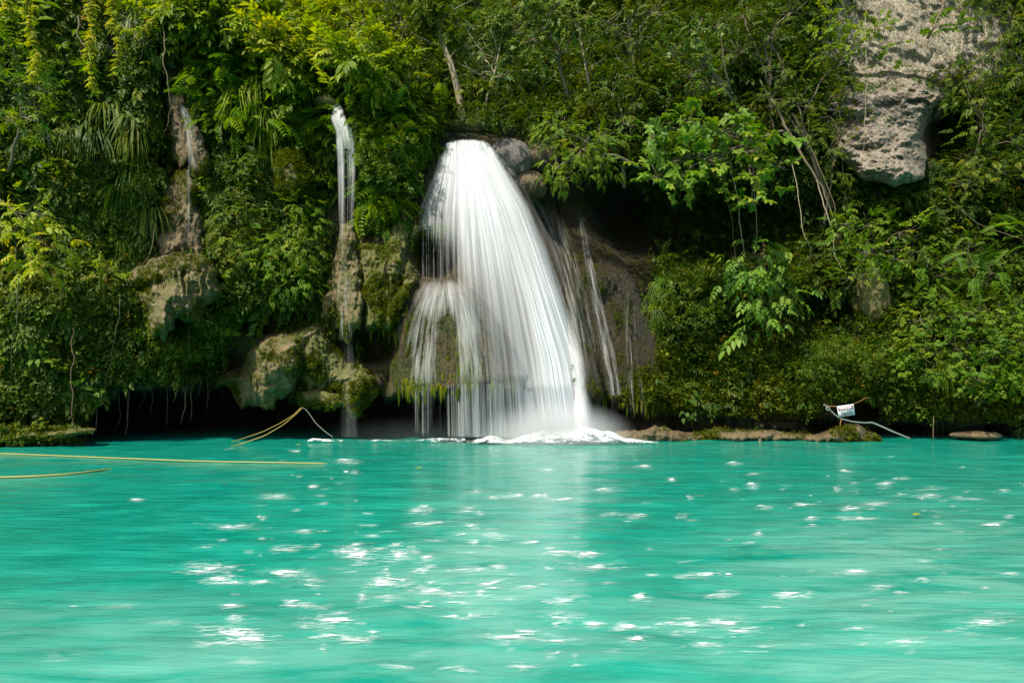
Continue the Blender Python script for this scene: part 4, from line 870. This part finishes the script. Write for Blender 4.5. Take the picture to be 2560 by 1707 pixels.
B0 = at(1170, 350, 26.9)
wf = empty('waterfall', B0, 'wide white silky main waterfall fanning out over the tufa dome', 'waterfall')
sheet(LIN, ROWS, 220, 150, smooth_front, dmain, WM['main'], 'water_curtain', wf, B0, .09, .14, 1, .02, 0, 12)
sheet(LIN, ROWS, 160, 110, lambda x, y: smooth_front(x, y)-.22, lambda x, y: dmain(x, y)-.5, WM['fine'], 'front_strands', wf, B0, .1, .16, 2, .15, 0, 12)
sheet(LIN[1:], ROWS, 120, 90, lambda x, y: smooth_front(x, y)+.1, lambda x, y: dmain(x, y)*.7-.02, WM['veil'], 'back_veil', wf, B0, .04, .2, 3, .08, 0, 12)
# bright gush on the right of the fall
sheet([[1180, 1190, 1208, 1240, 1268, 1305, 1340, 1352, 1360], [1200, 1212, 1236, 1276, 1312, 1354, 1398, 1414, 1426], [1222, 1240, 1268, 1324, 1364, 1408, 1460, 1476, 1492]], ROWS, 90, 110, lambda x, y: smooth_front(x, y)-.4,
      lambda x, y: ip(y, [(348, -.5), (500, -.1), (600, .15), (750, .7), (880, 1.2), (1092, 1.5)]), WM['main'], 'bright_gush', wf, B0, .1, .3, 4, .1)
# film over the rock on the right shoulder
film = lambda px, py: depth(px, np.minimum(py, 965), False)-.22
sheet([[1215, 1240, 1275, 1330, 1372, 1415, 1455], [1250, 1290, 1335, 1395, 1432, 1458, 1480]], [365, 410, 470, 570, 680, 800, 960], 50, 80, lambda x, y: film(x, y)-.1, lambda x, y: x*0+.1, WM['film'], 'water_film', wf, B0, .04, .3, 5, .05, .1)
sheet([[1100, 1075, 1045, 1045, 1050], [1120, 1105, 1085, 1085, 1085]], [380, 450, 520, 580, 600], 30, 50, lambda x, y: film(x, y)-.1, lambda x, y: x*0+.2, WM['film'], 'water_film', wf, B0, .04, .3, 6, .05, .2)
# strands under the left overhang and streams on the mossy lobe
lob = lambda px, py: np.minimum(depth(px, np.minimum(py, 945), False)-.12, wall(px, 900)-dome(px, py*0+940)*.8+.3)-.1
sheet([[1048]*3, [1140]*3], [545, 620, 720], 70, 20, lambda x, y: wall(x, 560)-dome(x, y*0+560)-.1, lambda x, y: x*0-.02, WM['drip'], 'falling_strands', wf, B0, .04, .1, 7, .05, .15)
sheet([[1058, 1040, 1018, 990, 968, 955], [1090, 1080, 1065, 1055, 1045, 1040], [1118, 1128, 1135, 1140, 1145, 1148], [1145, 1180, 1210, 1240, 1265, 1280]], [690, 720, 770, 830, 900, 968], 110, 80, lob,
      lambda x, y: -.06+.45*ell(x, y, 1085, 735, 60, 40, .9)+.55*ell(x, y, 1165, 790, 36, 90, .9)+.3*ell(x, y, 1060, 880, 36, 100, .7)-.3*ell(x, y, 1125, 880, 30, 90)-.3*ell(x, y, 985, 920, 40, 80), WM['lobe'], 'lobe_stream', wf, B0, .05, .25, 8, .16, .05)
sheet([[985, 985], [1130, 1132]], [962, 1092], 130, 30, lambda x, y: lob(x, y*0+950)+.05, lambda x, y: x*0-.2+.3*ell(x, y, 1060, 1000, 26, 120)-.1, WM['drip'], 'falling_strands', wf, B0, .04, .1, 9, .04, .1)
sheet([[1110, 1112], [1330, 1336]], [958, 1092], 170, 30, lambda x, y: lob(x, y*0+950)+.0, lambda x, y: x*0+.05, WM['drip'], 'falling_strands', wf, B0, .04, .06, 10, .04, .05)
# moss and algae hanging off the washed tufa in tapering drips
mb = MB(); rd = random.Random(4)
for k in range(230):
    cx, cy, rx_, ry_ = rd.choice([(1165, 850, 22, 80), (1165, 930, 40, 40), (1030, 955, 45, 14), (1095, 560, 30, 20), (1050, 545, 12, 10), (960, 780, 60, 60), (1130, 960, 130, 12), (1600, 1010, 90, 20)])
    x = cx+rd.gauss(0, rx_*.6); y = cy+rd.gauss(0, ry_*.6)
    if y > ip(x, ROOF)+4: y = float(ip(x, ROOF))-rd.uniform(0, 8)
    p0 = at(x, y, D(x, y)-.02); ln_ = rd.uniform(.2, .75); q_ = np.linspace(0, 1, 6)[:, None]
    mb.tube(p0-UP*q_*ln_+np.array([[rd.uniform(-.03, .03), -.04, 0]])*q_, np.array([.03, .06, .065, .05, .03, .006])*rd.uniform(.6, 1.2), 6, rd.uniform(0, 1))
tag(mb.build('hanging_moss', LM['moss'], None, True), 'yellow green moss dripping off the washed tufa beside the main fall', 'moss', None, 'stuff')
# faint spray curtain left of the fall
veilf = lambda d: (lambda x, y: x*0+d)

def small_fall(name, label, parts, seed):
    x0, y0, Y0 = parts[0]; B = at(x0, y0, Y0); root = empty(name, B, label, 'waterfall')
    for k, (lines, rows, Yf, dn, mt, kw) in enumerate(parts[1:]):
        sheet(lines, rows, kw.pop('nu', 40), 60, Yf, dn if callable(dn) else veilf(dn), WM[mt], kw.pop('nm', 'water_strand'), root, B, .03, kw.pop('edge', .2), seed+k, **kw)
    return root
nf = lambda px, py: depth(px, py, False)-.35
Yn = D(860, 330)-.9
small_fall('waterfall', 'narrow white waterfall dropping from the ledge left of the main fall', [(850, 300, Yn),
    ([[826, 832, 824, 836, 840], [840, 858, 866, 882, 889]], [248, 272, 296, 326, 372], lambda x, y: np.interp(y, [248, 300, 350], [Yn+.7, Yn+.1, Yn-.15])+x*0, lambda x, y: ip(y, [(246, .8), (310, .7), (372, .2)])+x*0, 'main', dict(nm='lip_water', edge=.2, fadein=.08)),
    ([[838, 842, 845, 848, 850], [858, 860, 860, 860, 862]], [330, 400, 500, 600, 680], lambda x, y: np.interp(y, [420, 560, 680], [Yn, 24.3, 23.9])+x*0, lambda x, y: ip(y, [(330, .9), (450, .4), (600, .05), (680, -.15)])+x*0, 'fine', dict(fadein=.1, fadeout=.1)),
    ([[868, 870, 868, 868, 868], [888, 890, 887, 884, 882]], [330, 400, 500, 600, 680], lambda x, y: np.interp(y, [420, 560, 680], [Yn+.1, 24.4, 24.0])+x*0, lambda x, y: ip(y, [(330, .7), (450, .2), (680, -.25)])+x*0, 'fine', dict(fadein=.1, fadeout=.15)),
    ([[848, 850, 855], [890, 888, 885]], [340, 500, 680], lambda x, y: Yn+.15+x*0, lambda x, y: ip(y, [(330, .3), (450, .0), (680, -.15)])+x*0, 'drip', dict(fadein=.1, fadeout=.2)),
    ([[848, 838, 835], [872, 880, 885]], [630, 740, 856], lambda x, y: 23.85+x*0, .02, 'film', dict(fadein=.2, fadeout=.1, nm='water_film'))], 200)
small_fall('spray_fall', 'faint misty spray falling from the tip of the hanging tufa tongue', [(868, 850, 24.6),
    ([[856, 850, 842], [884, 892, 900]], [850, 960, 1092], lambda x, y: 24.7+x*0, lambda x, y: ip(y, [(850, .04), (1092, .1)])+x*0, 'veil', dict(edge=.5, fadein=.15))], 230)
Y3 = D(425, 170)-.2
small_fall('waterfall', 'thin dim waterfall sliding down brown rock at the far left', [(430, 165, Y3),
    ([[412, 418, 422], [436, 446, 448]], [158, 168, 182], lambda x, y: Y3-.3+x*0, .7, 'main', dict(nm='lip_water', edge=.3, fadein=.1, fadeout=.2)),
    ([[428, 432, 440, 448], [448, 452, 456, 462]], [180, 215, 250, 270], lambda x, y: depth(x, y, False)-.35, -.05, 'film', dict(nm='water_film', fadeout=.1)),
    ([[445, 458, 465, 470], [462, 485, 505, 505]], [262, 310, 370, 430], lambda x, y: D(478, 390)-1.25+x*0, lambda x, y: .25+x*0, 'film', dict(nm='water_film', edge=.3, fadein=.1, fadeout=.2)),
    ([[460, 462, 462], [478, 478, 476]], [410, 520, 645], lambda x, y: D(440, 560)-1.2+x*0, -.02, 'drip', dict(fadein=.1, fadeout=.15))], 240)
fb = lambda x, y: depth(x, y, False)-.3
small_fall('waterfall', 'long thin stream sliding down the buttress right of the main fall', [(1450, 560, fb(1450, 560)),
    ([[1438, 1458, 1478, 1500, 1520], [1452, 1480, 1510, 1540, 1556]], [520, 640, 760, 880, 988], fb, .12, 'film', dict(nu=40, nm='water_film', edge=.3, fadein=.1)),
    ([[1520, 1520], [1556, 1558]], [985, 1085], lambda x, y: fb(1535, 980)+x*0, -.22, 'drip', dict(fadeout=.5, nm='falling_strands'))], 250)
small_fall('waterfall', 'broad faint water film on the dark rock just right of the main fall', [(1400, 560, fb(1400, 560)),
    ([[1352, 1400, 1440, 1468], [1400, 1446, 1486, 1520]], [500, 640, 800, 960], lambda x, y: np.minimum(fb(x, y), smooth_front(x, y)), .05, 'film', dict(nu=70, nm='water_film', edge=.4, fadein=.3, fadeout=.3)),
    ([[1500, 1512, 1524], [1540, 1560, 1584]], [700, 850, 1000], fb, -.1, 'film', dict(nu=60, nm='water_film', edge=.4, fadein=.3, fadeout=.2))], 290)
small_fall('waterfall', 'two fine parallel streams at the right edge of the wet buttress', [(1585, 740, fb(1570, 740)),
    ([[1558, 1562, 1568, 1576], [1572, 1576, 1584, 1594]], [720, 830, 940, 1060], fb, .05, 'film', dict(fadein=.15, fadeout=.15, nm='water_film')),
    ([[1574, 1582, 1592, 1604], [1582, 1592, 1604, 1616]], [720, 830, 940, 1060], fb, .0, 'film', dict(fadein=.15, fadeout=.15, nm='water_film'))], 260)
small_fall('waterfall', 'tiny fall between the boulders right of the crest', [(1304, 370, D(1304, 400)-.6),
    ([[1300, 1300], [1309, 1309]], [372, 430], lambda x, y: D(1304, 400)-.75+x*0, .3, 'fine', dict(fadein=.1, fadeout=.15))], 270)
small_fall('dripping_strands', 'few thin drips falling from the tip of the large hanging lobe', [(650, 1030, 24.9),
    ([[596, 596], [672, 672]], [1020, 1090], lambda x, y: 24.9+x*0, -.3, 'drip', dict(fadein=.1, fadeout=.3))], 280)

# ------------------------------------------------------------------ pool
rows_y = np.concatenate([np.linspace(-60, 2, 16), np.linspace(2.4, 14, 240), np.linspace(14.06, 33, 190)]); xs = np.concatenate([np.linspace(-90, -22, 14), np.linspace(-21.7, 21.7, 360), np.linspace(22, 90, 14)])
XX, YW = np.meshgrid(xs, rows_y)
q = np.stack([XX*.4, YW*1.3, XX*0], -1)
zz = .024*fbm(q, 3, 401)+.006*fbm(q*2.7, 2, 402)
zz = zz-.012*sm(20, 24, YW)
m, nt, out = new_mat('turquoise_water')
v1 = coords(nt, (.3, 1.5, 1)); v2 = coords(nt, (.9, 5.5, 1)); c1 = noise(nt, coords(nt, (.75, 1.7, 1)), 1.3, 7, .66, .5); v3 = coords(nt, (.09, .14, 1))
a1 = noise(nt, v1, 1.0, 5, .6, .6); a2 = noise(nt, v2, 1.3, 4, .6, .4); a3 = noise(nt, v3, 1.2, 4, .6, .6)
f1 = mathn(nt, 'ADD', mathn(nt, 'MULTIPLY', c1, .7), mathn(nt, 'MULTIPLY', a3, .3))
c = ramp(nt, f1, [(.34, (.0, .165, .115)), (.46, (.004, .225, .158)), (.58, (.01, .285, .203)), (.72, (.03, .345, .255))]).outputs[0]
# pale patches painting sky and fall reflections into the water colour
pm = N(nt, 'ShaderNodeAttribute', attribute_name='painted_sheen').outputs['Fac']
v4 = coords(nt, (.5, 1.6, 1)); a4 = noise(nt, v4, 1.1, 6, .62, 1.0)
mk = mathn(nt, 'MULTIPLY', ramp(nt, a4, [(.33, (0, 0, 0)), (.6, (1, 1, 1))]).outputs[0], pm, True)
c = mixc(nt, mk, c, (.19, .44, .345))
p = N(nt, 'ShaderNodeBsdfPrincipled', i_Roughness=.13); L(nt, c, p.inputs['Base Color']); p.inputs['IOR'].default_value = 1.33
b = N(nt, 'ShaderNodeBump', i_Strength=.26, i_Distance=.12); L(nt, mathn(nt, 'ADD', a1, mathn(nt, 'MULTIPLY', a2, .5)), b.inputs['Height']); L(nt, b.outputs[0], p.inputs['Normal'])
L(nt, p.outputs[0], out.inputs[0])
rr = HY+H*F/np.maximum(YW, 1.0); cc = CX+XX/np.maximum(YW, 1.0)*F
painted_sheen = .95*ell(cc, rr, 2350, 1600, 620, 300, .7)+.55*ell(cc, rr, 1300, 1640, 520, 170, .8)+.75*ell(cc, rr, 250, 1650, 620, 150, .8)+.4*ell(cc, rr, 1180, 1420, 200, 120, .8)+.5*ell(cc, rr, 2250, 1370, 420, 60, .7)+.5*ell(cc, rr, 1260, 1290, 170, 230, .6)+.5*ell(cc, rr, 980, 1450, 220, 60, .8)  # where the painted reflections lie
painted_sheen = np.clip(np.where(YW > 1, painted_sheen, .5), 0, 1)*.62
water = mesh_obj('water', np.stack([XX, YW, zz], -1).reshape(-1, 3), grid_tris(*XX.shape), m, attrs={'painted_sheen': painted_sheen.ravel()}, smooth=True)
water.data.flip_normals(); tag(water, 'rippled milky turquoise pool', kind='structure')

# flecks painting glints on the pool; churned foam under the falls
m, nt, out = new_mat('foam_glint_white')
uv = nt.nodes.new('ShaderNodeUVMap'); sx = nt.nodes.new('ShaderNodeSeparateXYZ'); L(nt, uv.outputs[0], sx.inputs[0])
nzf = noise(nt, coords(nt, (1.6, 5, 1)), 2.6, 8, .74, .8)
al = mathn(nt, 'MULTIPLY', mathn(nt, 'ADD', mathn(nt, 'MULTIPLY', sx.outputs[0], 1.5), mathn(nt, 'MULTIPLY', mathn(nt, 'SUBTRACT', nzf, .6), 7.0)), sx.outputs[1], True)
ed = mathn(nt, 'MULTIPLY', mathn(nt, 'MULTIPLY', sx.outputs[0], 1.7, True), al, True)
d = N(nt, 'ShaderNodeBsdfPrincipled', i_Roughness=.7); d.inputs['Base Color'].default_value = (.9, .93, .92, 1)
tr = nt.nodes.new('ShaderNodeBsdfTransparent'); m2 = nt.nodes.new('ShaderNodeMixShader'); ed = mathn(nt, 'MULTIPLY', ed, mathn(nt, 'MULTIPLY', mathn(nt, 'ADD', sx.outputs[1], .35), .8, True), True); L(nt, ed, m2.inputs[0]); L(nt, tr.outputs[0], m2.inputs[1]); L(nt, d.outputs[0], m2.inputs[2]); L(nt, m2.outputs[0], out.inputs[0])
foam_glint_m = m
fr_ = random.Random(8); GLINTS = []
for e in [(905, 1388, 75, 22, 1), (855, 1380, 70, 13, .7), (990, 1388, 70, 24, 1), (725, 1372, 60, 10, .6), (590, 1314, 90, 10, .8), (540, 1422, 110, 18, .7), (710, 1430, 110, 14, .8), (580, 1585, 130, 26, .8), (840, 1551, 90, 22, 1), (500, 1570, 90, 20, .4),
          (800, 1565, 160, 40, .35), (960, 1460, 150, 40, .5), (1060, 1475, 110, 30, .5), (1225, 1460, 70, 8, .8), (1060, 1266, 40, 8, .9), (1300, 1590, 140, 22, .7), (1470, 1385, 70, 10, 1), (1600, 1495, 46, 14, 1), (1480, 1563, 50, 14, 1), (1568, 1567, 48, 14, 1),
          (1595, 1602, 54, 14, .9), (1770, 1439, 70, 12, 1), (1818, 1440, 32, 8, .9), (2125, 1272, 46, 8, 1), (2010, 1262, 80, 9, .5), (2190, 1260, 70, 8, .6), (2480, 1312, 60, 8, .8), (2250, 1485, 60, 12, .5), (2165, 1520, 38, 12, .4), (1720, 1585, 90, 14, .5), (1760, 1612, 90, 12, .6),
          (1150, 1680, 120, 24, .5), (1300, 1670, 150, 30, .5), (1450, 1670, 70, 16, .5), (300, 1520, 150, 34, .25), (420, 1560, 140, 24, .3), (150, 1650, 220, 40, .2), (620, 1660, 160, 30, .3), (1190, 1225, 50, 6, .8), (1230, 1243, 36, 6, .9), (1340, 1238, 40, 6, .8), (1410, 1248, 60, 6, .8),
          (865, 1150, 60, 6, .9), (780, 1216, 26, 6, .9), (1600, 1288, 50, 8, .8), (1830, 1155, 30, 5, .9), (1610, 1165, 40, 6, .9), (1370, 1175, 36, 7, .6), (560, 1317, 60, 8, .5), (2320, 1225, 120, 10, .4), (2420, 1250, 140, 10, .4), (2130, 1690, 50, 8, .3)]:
    GLINTS.append(e)
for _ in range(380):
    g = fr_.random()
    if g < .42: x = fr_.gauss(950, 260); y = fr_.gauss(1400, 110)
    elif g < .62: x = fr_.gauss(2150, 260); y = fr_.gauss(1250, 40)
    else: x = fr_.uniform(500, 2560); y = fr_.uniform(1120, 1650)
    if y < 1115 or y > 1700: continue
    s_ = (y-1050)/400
    GLINTS.append((x, y, fr_.uniform(12, 80)*(.3+s_), fr_.uniform(3, 11)*(.4+s_), fr_.uniform(.15, .85)**1.3))
GLINTS += [(x+fr_.gauss(0, 8), y+fr_.uniform(0, 6), w*2.0, h_*2.4, .42) for (x, y, w, h_, s_) in GLINTS if s_ > .55]  # wider, fainter halos painted around the strong glints
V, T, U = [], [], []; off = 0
for k, (x, y, w, h_, s_) in enumerate(GLINTS):
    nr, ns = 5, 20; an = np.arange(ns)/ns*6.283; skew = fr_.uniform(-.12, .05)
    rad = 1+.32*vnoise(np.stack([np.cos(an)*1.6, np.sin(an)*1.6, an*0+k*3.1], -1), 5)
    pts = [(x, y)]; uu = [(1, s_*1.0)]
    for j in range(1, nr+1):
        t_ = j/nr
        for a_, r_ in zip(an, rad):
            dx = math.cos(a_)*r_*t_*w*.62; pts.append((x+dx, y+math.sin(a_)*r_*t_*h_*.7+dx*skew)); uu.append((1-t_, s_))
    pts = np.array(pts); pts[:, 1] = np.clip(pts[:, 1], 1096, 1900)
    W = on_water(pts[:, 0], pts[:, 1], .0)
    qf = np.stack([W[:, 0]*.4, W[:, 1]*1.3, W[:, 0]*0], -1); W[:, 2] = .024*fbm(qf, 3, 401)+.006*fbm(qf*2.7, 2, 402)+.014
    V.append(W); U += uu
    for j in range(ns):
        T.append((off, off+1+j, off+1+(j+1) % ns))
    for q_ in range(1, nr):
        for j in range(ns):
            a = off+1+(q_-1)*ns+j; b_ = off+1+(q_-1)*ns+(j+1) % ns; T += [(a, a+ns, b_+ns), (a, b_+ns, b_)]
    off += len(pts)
tag(mesh_obj('foam', np.concatenate(V), T, foam_glint_m, uv=np.array(U), smooth=True), 'white flecks painted as glints on the turquoise pool', 'foam', None, 'stuff')  # painted sun and sky glints, sharing the foam material

def foam_bank(name, label, x0, x1, Yc, prof, wid, seed):
    """low mound of churned white water along the foot of a fall"""
    nx, ny = 260, 26; u = np.linspace(0, 1, nx); w = np.linspace(-1, 1, ny); UU, WW = np.meshgrid(u, w)
    px = x0+(x1-x0)*UU; X = (px-CX)/F*Yc; hh = ip(px, prof)
    Yv = Yc+WW*wid*(.6+.8*hh/.5)
    nzv = fbm(np.stack([X*2.0, Yv*2.0, X*0], -1), 5, seed)
    z = hh*(1-WW**2)**.8*(.85+.5*nzv)-.02+.02*(1-WW**2)
    dn = np.clip((1-np.abs(WW)**3)*1.3, 0, 1)*np.clip(hh*6, 0, 1)*sm(0, .06, UU)*sm(0, .06, 1-UU)
    return tag(mesh_obj(name, np.stack([X, Yv, z], -1).reshape(-1, 3), grid_tris(ny, nx)[:, ::-1], foam_glint_m, uv=np.stack([dn*1.0, dn*0+1.0], -1).reshape(-1, 2), smooth=True), label, 'foam', None, 'stuff')
foam_bank('foam', 'churned white foam at the foot of the main waterfall', 1060, 1660, 23.9, [(1060, .04), (1180, .08), (1215, .3), (1260, .14), (1330, .3), (1400, .55), (1470, .6), (1530, .4), (1600, .14), (1700, .03)], .6, 71)
foam_bank('foam', 'thin white foam line along the mouth of the cave', 740, 1180, 24.4, [(740, .0), (780, .11), (830, .11), (880, .05), (960, .1), (1010, .05), (1080, .12), (1180, .14)], .22, 72)

# spray hanging over the foot of the falls
def mist(label, px, py, Y, rx, ry, rd, dens):
    mm, nt, out = new_mat('spray'); tc = nt.nodes.new('ShaderNodeTexCoord'); mp = nt.nodes.new('ShaderNodeMapping'); mp.vector_type = 'POINT'
    mp.inputs['Location'].default_value = (-1, -1, -1); mp.inputs['Scale'].default_value = (2, 2, 2); L(nt, tc.outputs['Generated'], mp.inputs[0])
    ln = nt.nodes.new('ShaderNodeVectorMath'); ln.operation = 'LENGTH'; L(nt, mp.outputs[0], ln.inputs[0])
    f = mathn(nt, 'POWER', mathn(nt, 'SUBTRACT', 1.0, ln.outputs['Value'], True), 1.6)
    vol = N(nt, 'ShaderNodeVolumePrincipled', i_Anisotropy=.1); vol.inputs['Color'].default_value = (.98, .99, 1, 1); L(nt, mathn(nt, 'MULTIPLY', f, dens), vol.inputs['Density']); L(nt, vol.outputs[0], out.inputs['Volume'])
    V, T = ICO[5]; o = mesh_obj('mist', V*np.array([rx/F*Y, rd, ry/F*Y]), T, mm, smooth=True, loc=tuple(at(px, py, Y))); tag(o, label, 'mist', None, 'stuff')
mist('pale spray where the main fall hits the pool', 1385, 1090, 23.8, 215, 100, 1.5, 2.4)
mist('thin spray drifting in front of the cave', 1090, 1092, 24.2, 340, 60, 1.2, .07)

# ------------------------------------------------------------------ ropes, sign, floating leaves
def rope(name, label, pts, rad, mat, cat='rope', twist=0, sag=0):
    W = np.array(pts); t = np.linspace(0, len(W)-1, 16*len(W)); C = np.stack([np.interp(t, np.arange(len(W)), W[:, k]) for k in range(3)], -1)
    for _ in range(12): C[1:-1] = (C[:-2]+C[1:-1]*2+C[2:])/4
    B = C[0].copy(); mb = MB()
    if not twist: mb.tube(C-B, rad, 6)
    else:
        s_ = np.concatenate([[0], np.cumsum(np.linalg.norm(np.diff(C, axis=0), axis=1))]); n = int(s_[-1]/.02); ss = np.linspace(0, s_[-1], n)
        Q = np.stack([np.interp(ss, s_, C[:, k]) for k in range(3)], -1)
        for ph in range(3):
            a = ss*twist+ph*2.094; mb.tube(Q-B+rad*.75*np.stack([np.sin(a)*.5, np.cos(a), np.sin(a)], -1), rad*.62, 5)
    o = mb.build(name, mat, None, True); o.location = tuple(B); return tag(o, label, cat)
wz = lambda px, py, z=.03: on_water(np.array([px]), np.array([py]), z)[0]
rope('rope', 'long yellow rope floating from the left edge across the pool', [wz(-250, 1124), wz(0, 1133), wz(150, 1139), wz(300, 1145), wz(450, 1151), wz(560, 1154), wz(700, 1156), wz(810, 1158, .01), wz(840, 1159, -.06)], .017, M['yrope'])
rope('rope', 'short yellow rope end half sunk near the left edge', [wz(-250, 1200), wz(0, 1193), wz(90, 1190), wz(170, 1185), wz(230, 1178), wz(275, 1172, .0), wz(300, 1168, -.08)], .022, M['yrope'])
kn = at(753, 1018, 24.6)
rope('rope', 'upper yellow rope slanting from the tufa lobe down to the water', [kn, at(735, 1036, 24.2), at(700, 1058, 23.6), at(655, 1080, 22.9), wz(600, 1098, .02), wz(572, 1106, -.05)], .011, M['yrope'])
rope('rope', 'lower yellow rope slanting from the tufa lobe down to the water', [kn+np.array([.03, 0, -.03]), at(738, 1037, 24.1), at(708, 1062, 23.3), at(660, 1090, 22.3), wz(600, 1110, .02), wz(560, 1121, -.05)], .014, M['yrope'])
rope('rope', 'thin grey rope running from the tufa lobe to the foam', [kn+np.array([.06, 0, 0]), at(768, 1027, 24.6), at(790, 1058, 24.5), at(812, 1078, 24.4), at(832, 1092, 24.3)], .012, M['grope'])
SY = 24.7
rope('rope', 'thick twisted grey green rope under the danger sign', [at(2060, 1010, SY), at(2070, 1020, SY), at(2086, 1036, SY), at(2100, 1046, SY), at(2130, 1054, SY), at(2160, 1057, SY), at(2180, 1056, SY), at(2200, 1064, SY-.1), at(2235, 1080, SY-.3), at(2275, 1096, SY-.4)], .022, M['grope'], twist=26)
a_ = np.linspace(0, 6.9, 26); rope('rope_loop', 'small coiled loop of grey rope left of the danger sign', [at(2070+4.5*math.cos(k), 1021-4*math.sin(k), SY-.05-k*.01) for k in a_], .02, M['grope'])
rope('cord', 'thin orange cord holding the left corner of the sign', [at(2058, 1013, SY), at(2075, 1015, SY), at(2093, 1016, SY-.02)], .012, M['cord'], 'cord')
rope('cord', 'thin orange cord holding the right corner of the sign', [at(2132, 1010, SY-.02), at(2150, 1003, SY), at(2160, 996, SY), at(2176, 993, SY+.1)], .007, M['cord'], 'cord')
rope('cord', 'short knotted cord hanging below the danger sign', [at(2104, 1047, SY-.03), at(2101, 1056, SY-.03), at(2100, 1070, SY)], .014, M['cord'], 'cord')
rope('root_strand', 'thin straight root hanging to the water near the right edge', [at(2334, 1040, SY), at(2333, 1065, SY), at(2333, 1096, SY)], .013, M['root'], 'root')

cs = at(2115, 1026, SY-.04); sign = empty('warning_sign', cs, 'white danger sign with red and black lettering tied to the bank', 'sign'); sign.rotation_euler = (0, math.radians(-8.3), 0)
k_ = SY/F
def box(x0, x1, z0, z1, y0, y1):
    V = np.array([(x, y, z) for x in (x0, x1) for y in (y0, y1) for z in (z0, z1)]); Q = [(0, 1, 3, 2), (4, 6, 7, 5), (0, 4, 5, 1), (2, 3, 7, 6), (0, 2, 6, 4), (1, 5, 7, 3)]
    return V, np.array([t for q_ in Q for t in ((q_[0], q_[1], q_[2]), (q_[0], q_[2], q_[3]))])
hw, hh = 20.6*k_, 13.6*k_
pan = mesh_obj('panel', *box(-hw, hw, -hh, hh, -.006, .006), M['white'], sign)
mesh_obj('header_band', *box(-hw*.93, hw*.93, hh*.1, hh*.78, -.010, -.0065), M['black'], sign)
def disc(rx, rz, y0, y1, cz, n=40):
    an = np.arange(n)/n*6.283; V = np.concatenate([np.stack([np.cos(an)*rx, an*0+y, np.sin(an)*rz+cz], -1) for y in (y0, y1)]+[np.array([[0, y0, cz], [0, y1, cz]])]); T = []
    for i in range(n):
        j = (i+1) % n; T += [(i, j, 2*n), (n+i, 2*n+1, n+j), (i, n+i, n+j), (i, n+j, j)]
    return V, np.array(T)
mesh_obj('oval_border', *disc(hw*.88, hh*.31, -.0130, -.0105, hh*.44), M['white'], sign)
mesh_obj('red_oval', *disc(hw*.83, hh*.26, -.0155, -.0135, hh*.44), M['red'], sign)
def text(body, size, z, mat, y, bold=.0):
    cu = bpy.data.curves.new('lettering', 'FONT'); cu.body = body; cu.size = size; cu.align_x = 'CENTER'; cu.align_y = 'CENTER'; cu.extrude = .001; cu.offset = bold; cu.materials.append(mat)
    tmp = bpy.data.objects.new('tmp_text', cu); COL.objects.link(tmp); bpy.context.view_layer.update()
    me = bpy.data.meshes.new_from_object(tmp.evaluated_get(bpy.context.evaluated_depsgraph_get())); bpy.data.objects.remove(tmp)
    o = bpy.data.objects.new('lettering', me); COL.objects.link(o); o.parent = sign; o.location = (0, y, z); o.rotation_euler = (math.pi/2, 0, 0); return o
text('DANGER', hh*.52, hh*.44, M['white'], -.0175, .003)
text('FALLING', hh*.52, -hh*.2, M['black'], -.0085, .003)
text('OBJECTS', hh*.52, -hh*.66, M['black'], -.0085, .003)

for k, (x, y, mt, lab) in enumerate([(746, 1112, 'gold', 'yellow fallen leaf floating left of the narrow spray'), (1048, 1170, 'gold', 'tiny orange leaf floating in front of the main fall'), (2295, 1287, 'gold', 'brown fallen leaf floating on the right side of the pool')]):
    t = Tmp(); t.leaf((-.08, 0, 0), (1, .3, 0), (0, 0, 1), .17, .09, -.1, True); V, T, I = t.done()
    W = wz(x, y, .05); tag(mesh_obj('floating_leaf', V, T, LM[mt], attrs={'tint': np.full(len(V), .85)}, loc=tuple(W)), lab, 'leaf')

# ------------------------------------------------------------------ light, sky, camera
sd = SUN
elev = math.asin(sd[2]); rot = math.atan2(sd[0], sd[1])
w = bpy.data.worlds.new('World'); scene.world = w; w.use_nodes = True; nt = w.node_tree
bg = nt.nodes['Background']; sky = nt.nodes.new('ShaderNodeTexSky'); sky.sky_type = 'NISHITA'; sky.sun_disc = False; sky.sun_elevation = elev; sky.sun_rotation = rot; sky.dust_density = 2.0
nt.links.new(sky.outputs[0], bg.inputs[0]); bg.inputs[1].default_value = .125
sl = bpy.data.lights.new('sun', 'SUN'); sl.energy = 4.4; sl.angle = math.radians(.6); sl.color = (1, .93, .8)
so = bpy.data.objects.new('sun', sl); COL.objects.link(so)
from mathutils import Vector
so.rotation_euler = Vector(-sd).to_track_quat('-Z', 'Y').to_euler(); so.location = (-20, -20, 45)

cam = bpy.data.cameras.new('camera'); co = bpy.data.objects.new('camera', cam); COL.objects.link(co)
co.location = (0, 0, H); co.rotation_euler = (math.pi/2, 0, 0); cam.lens = 24; cam.sensor_width = 36; cam.shift_y = (HY-853.5)/2560; cam.clip_end = 1000; cam.clip_start = .1
scene.camera = co
scene.render.resolution_x = 1024; scene.render.resolution_y = 682
scene.view_settings.view_transform = 'Standard'; scene.view_settings.look = 'None'; scene.view_settings.exposure = .6; scene.view_settings.gamma = 1
scene.cycles.transparent_max_bounces = 24; scene.cycles.max_bounces = 6; scene.cycles.volume_bounces = 1
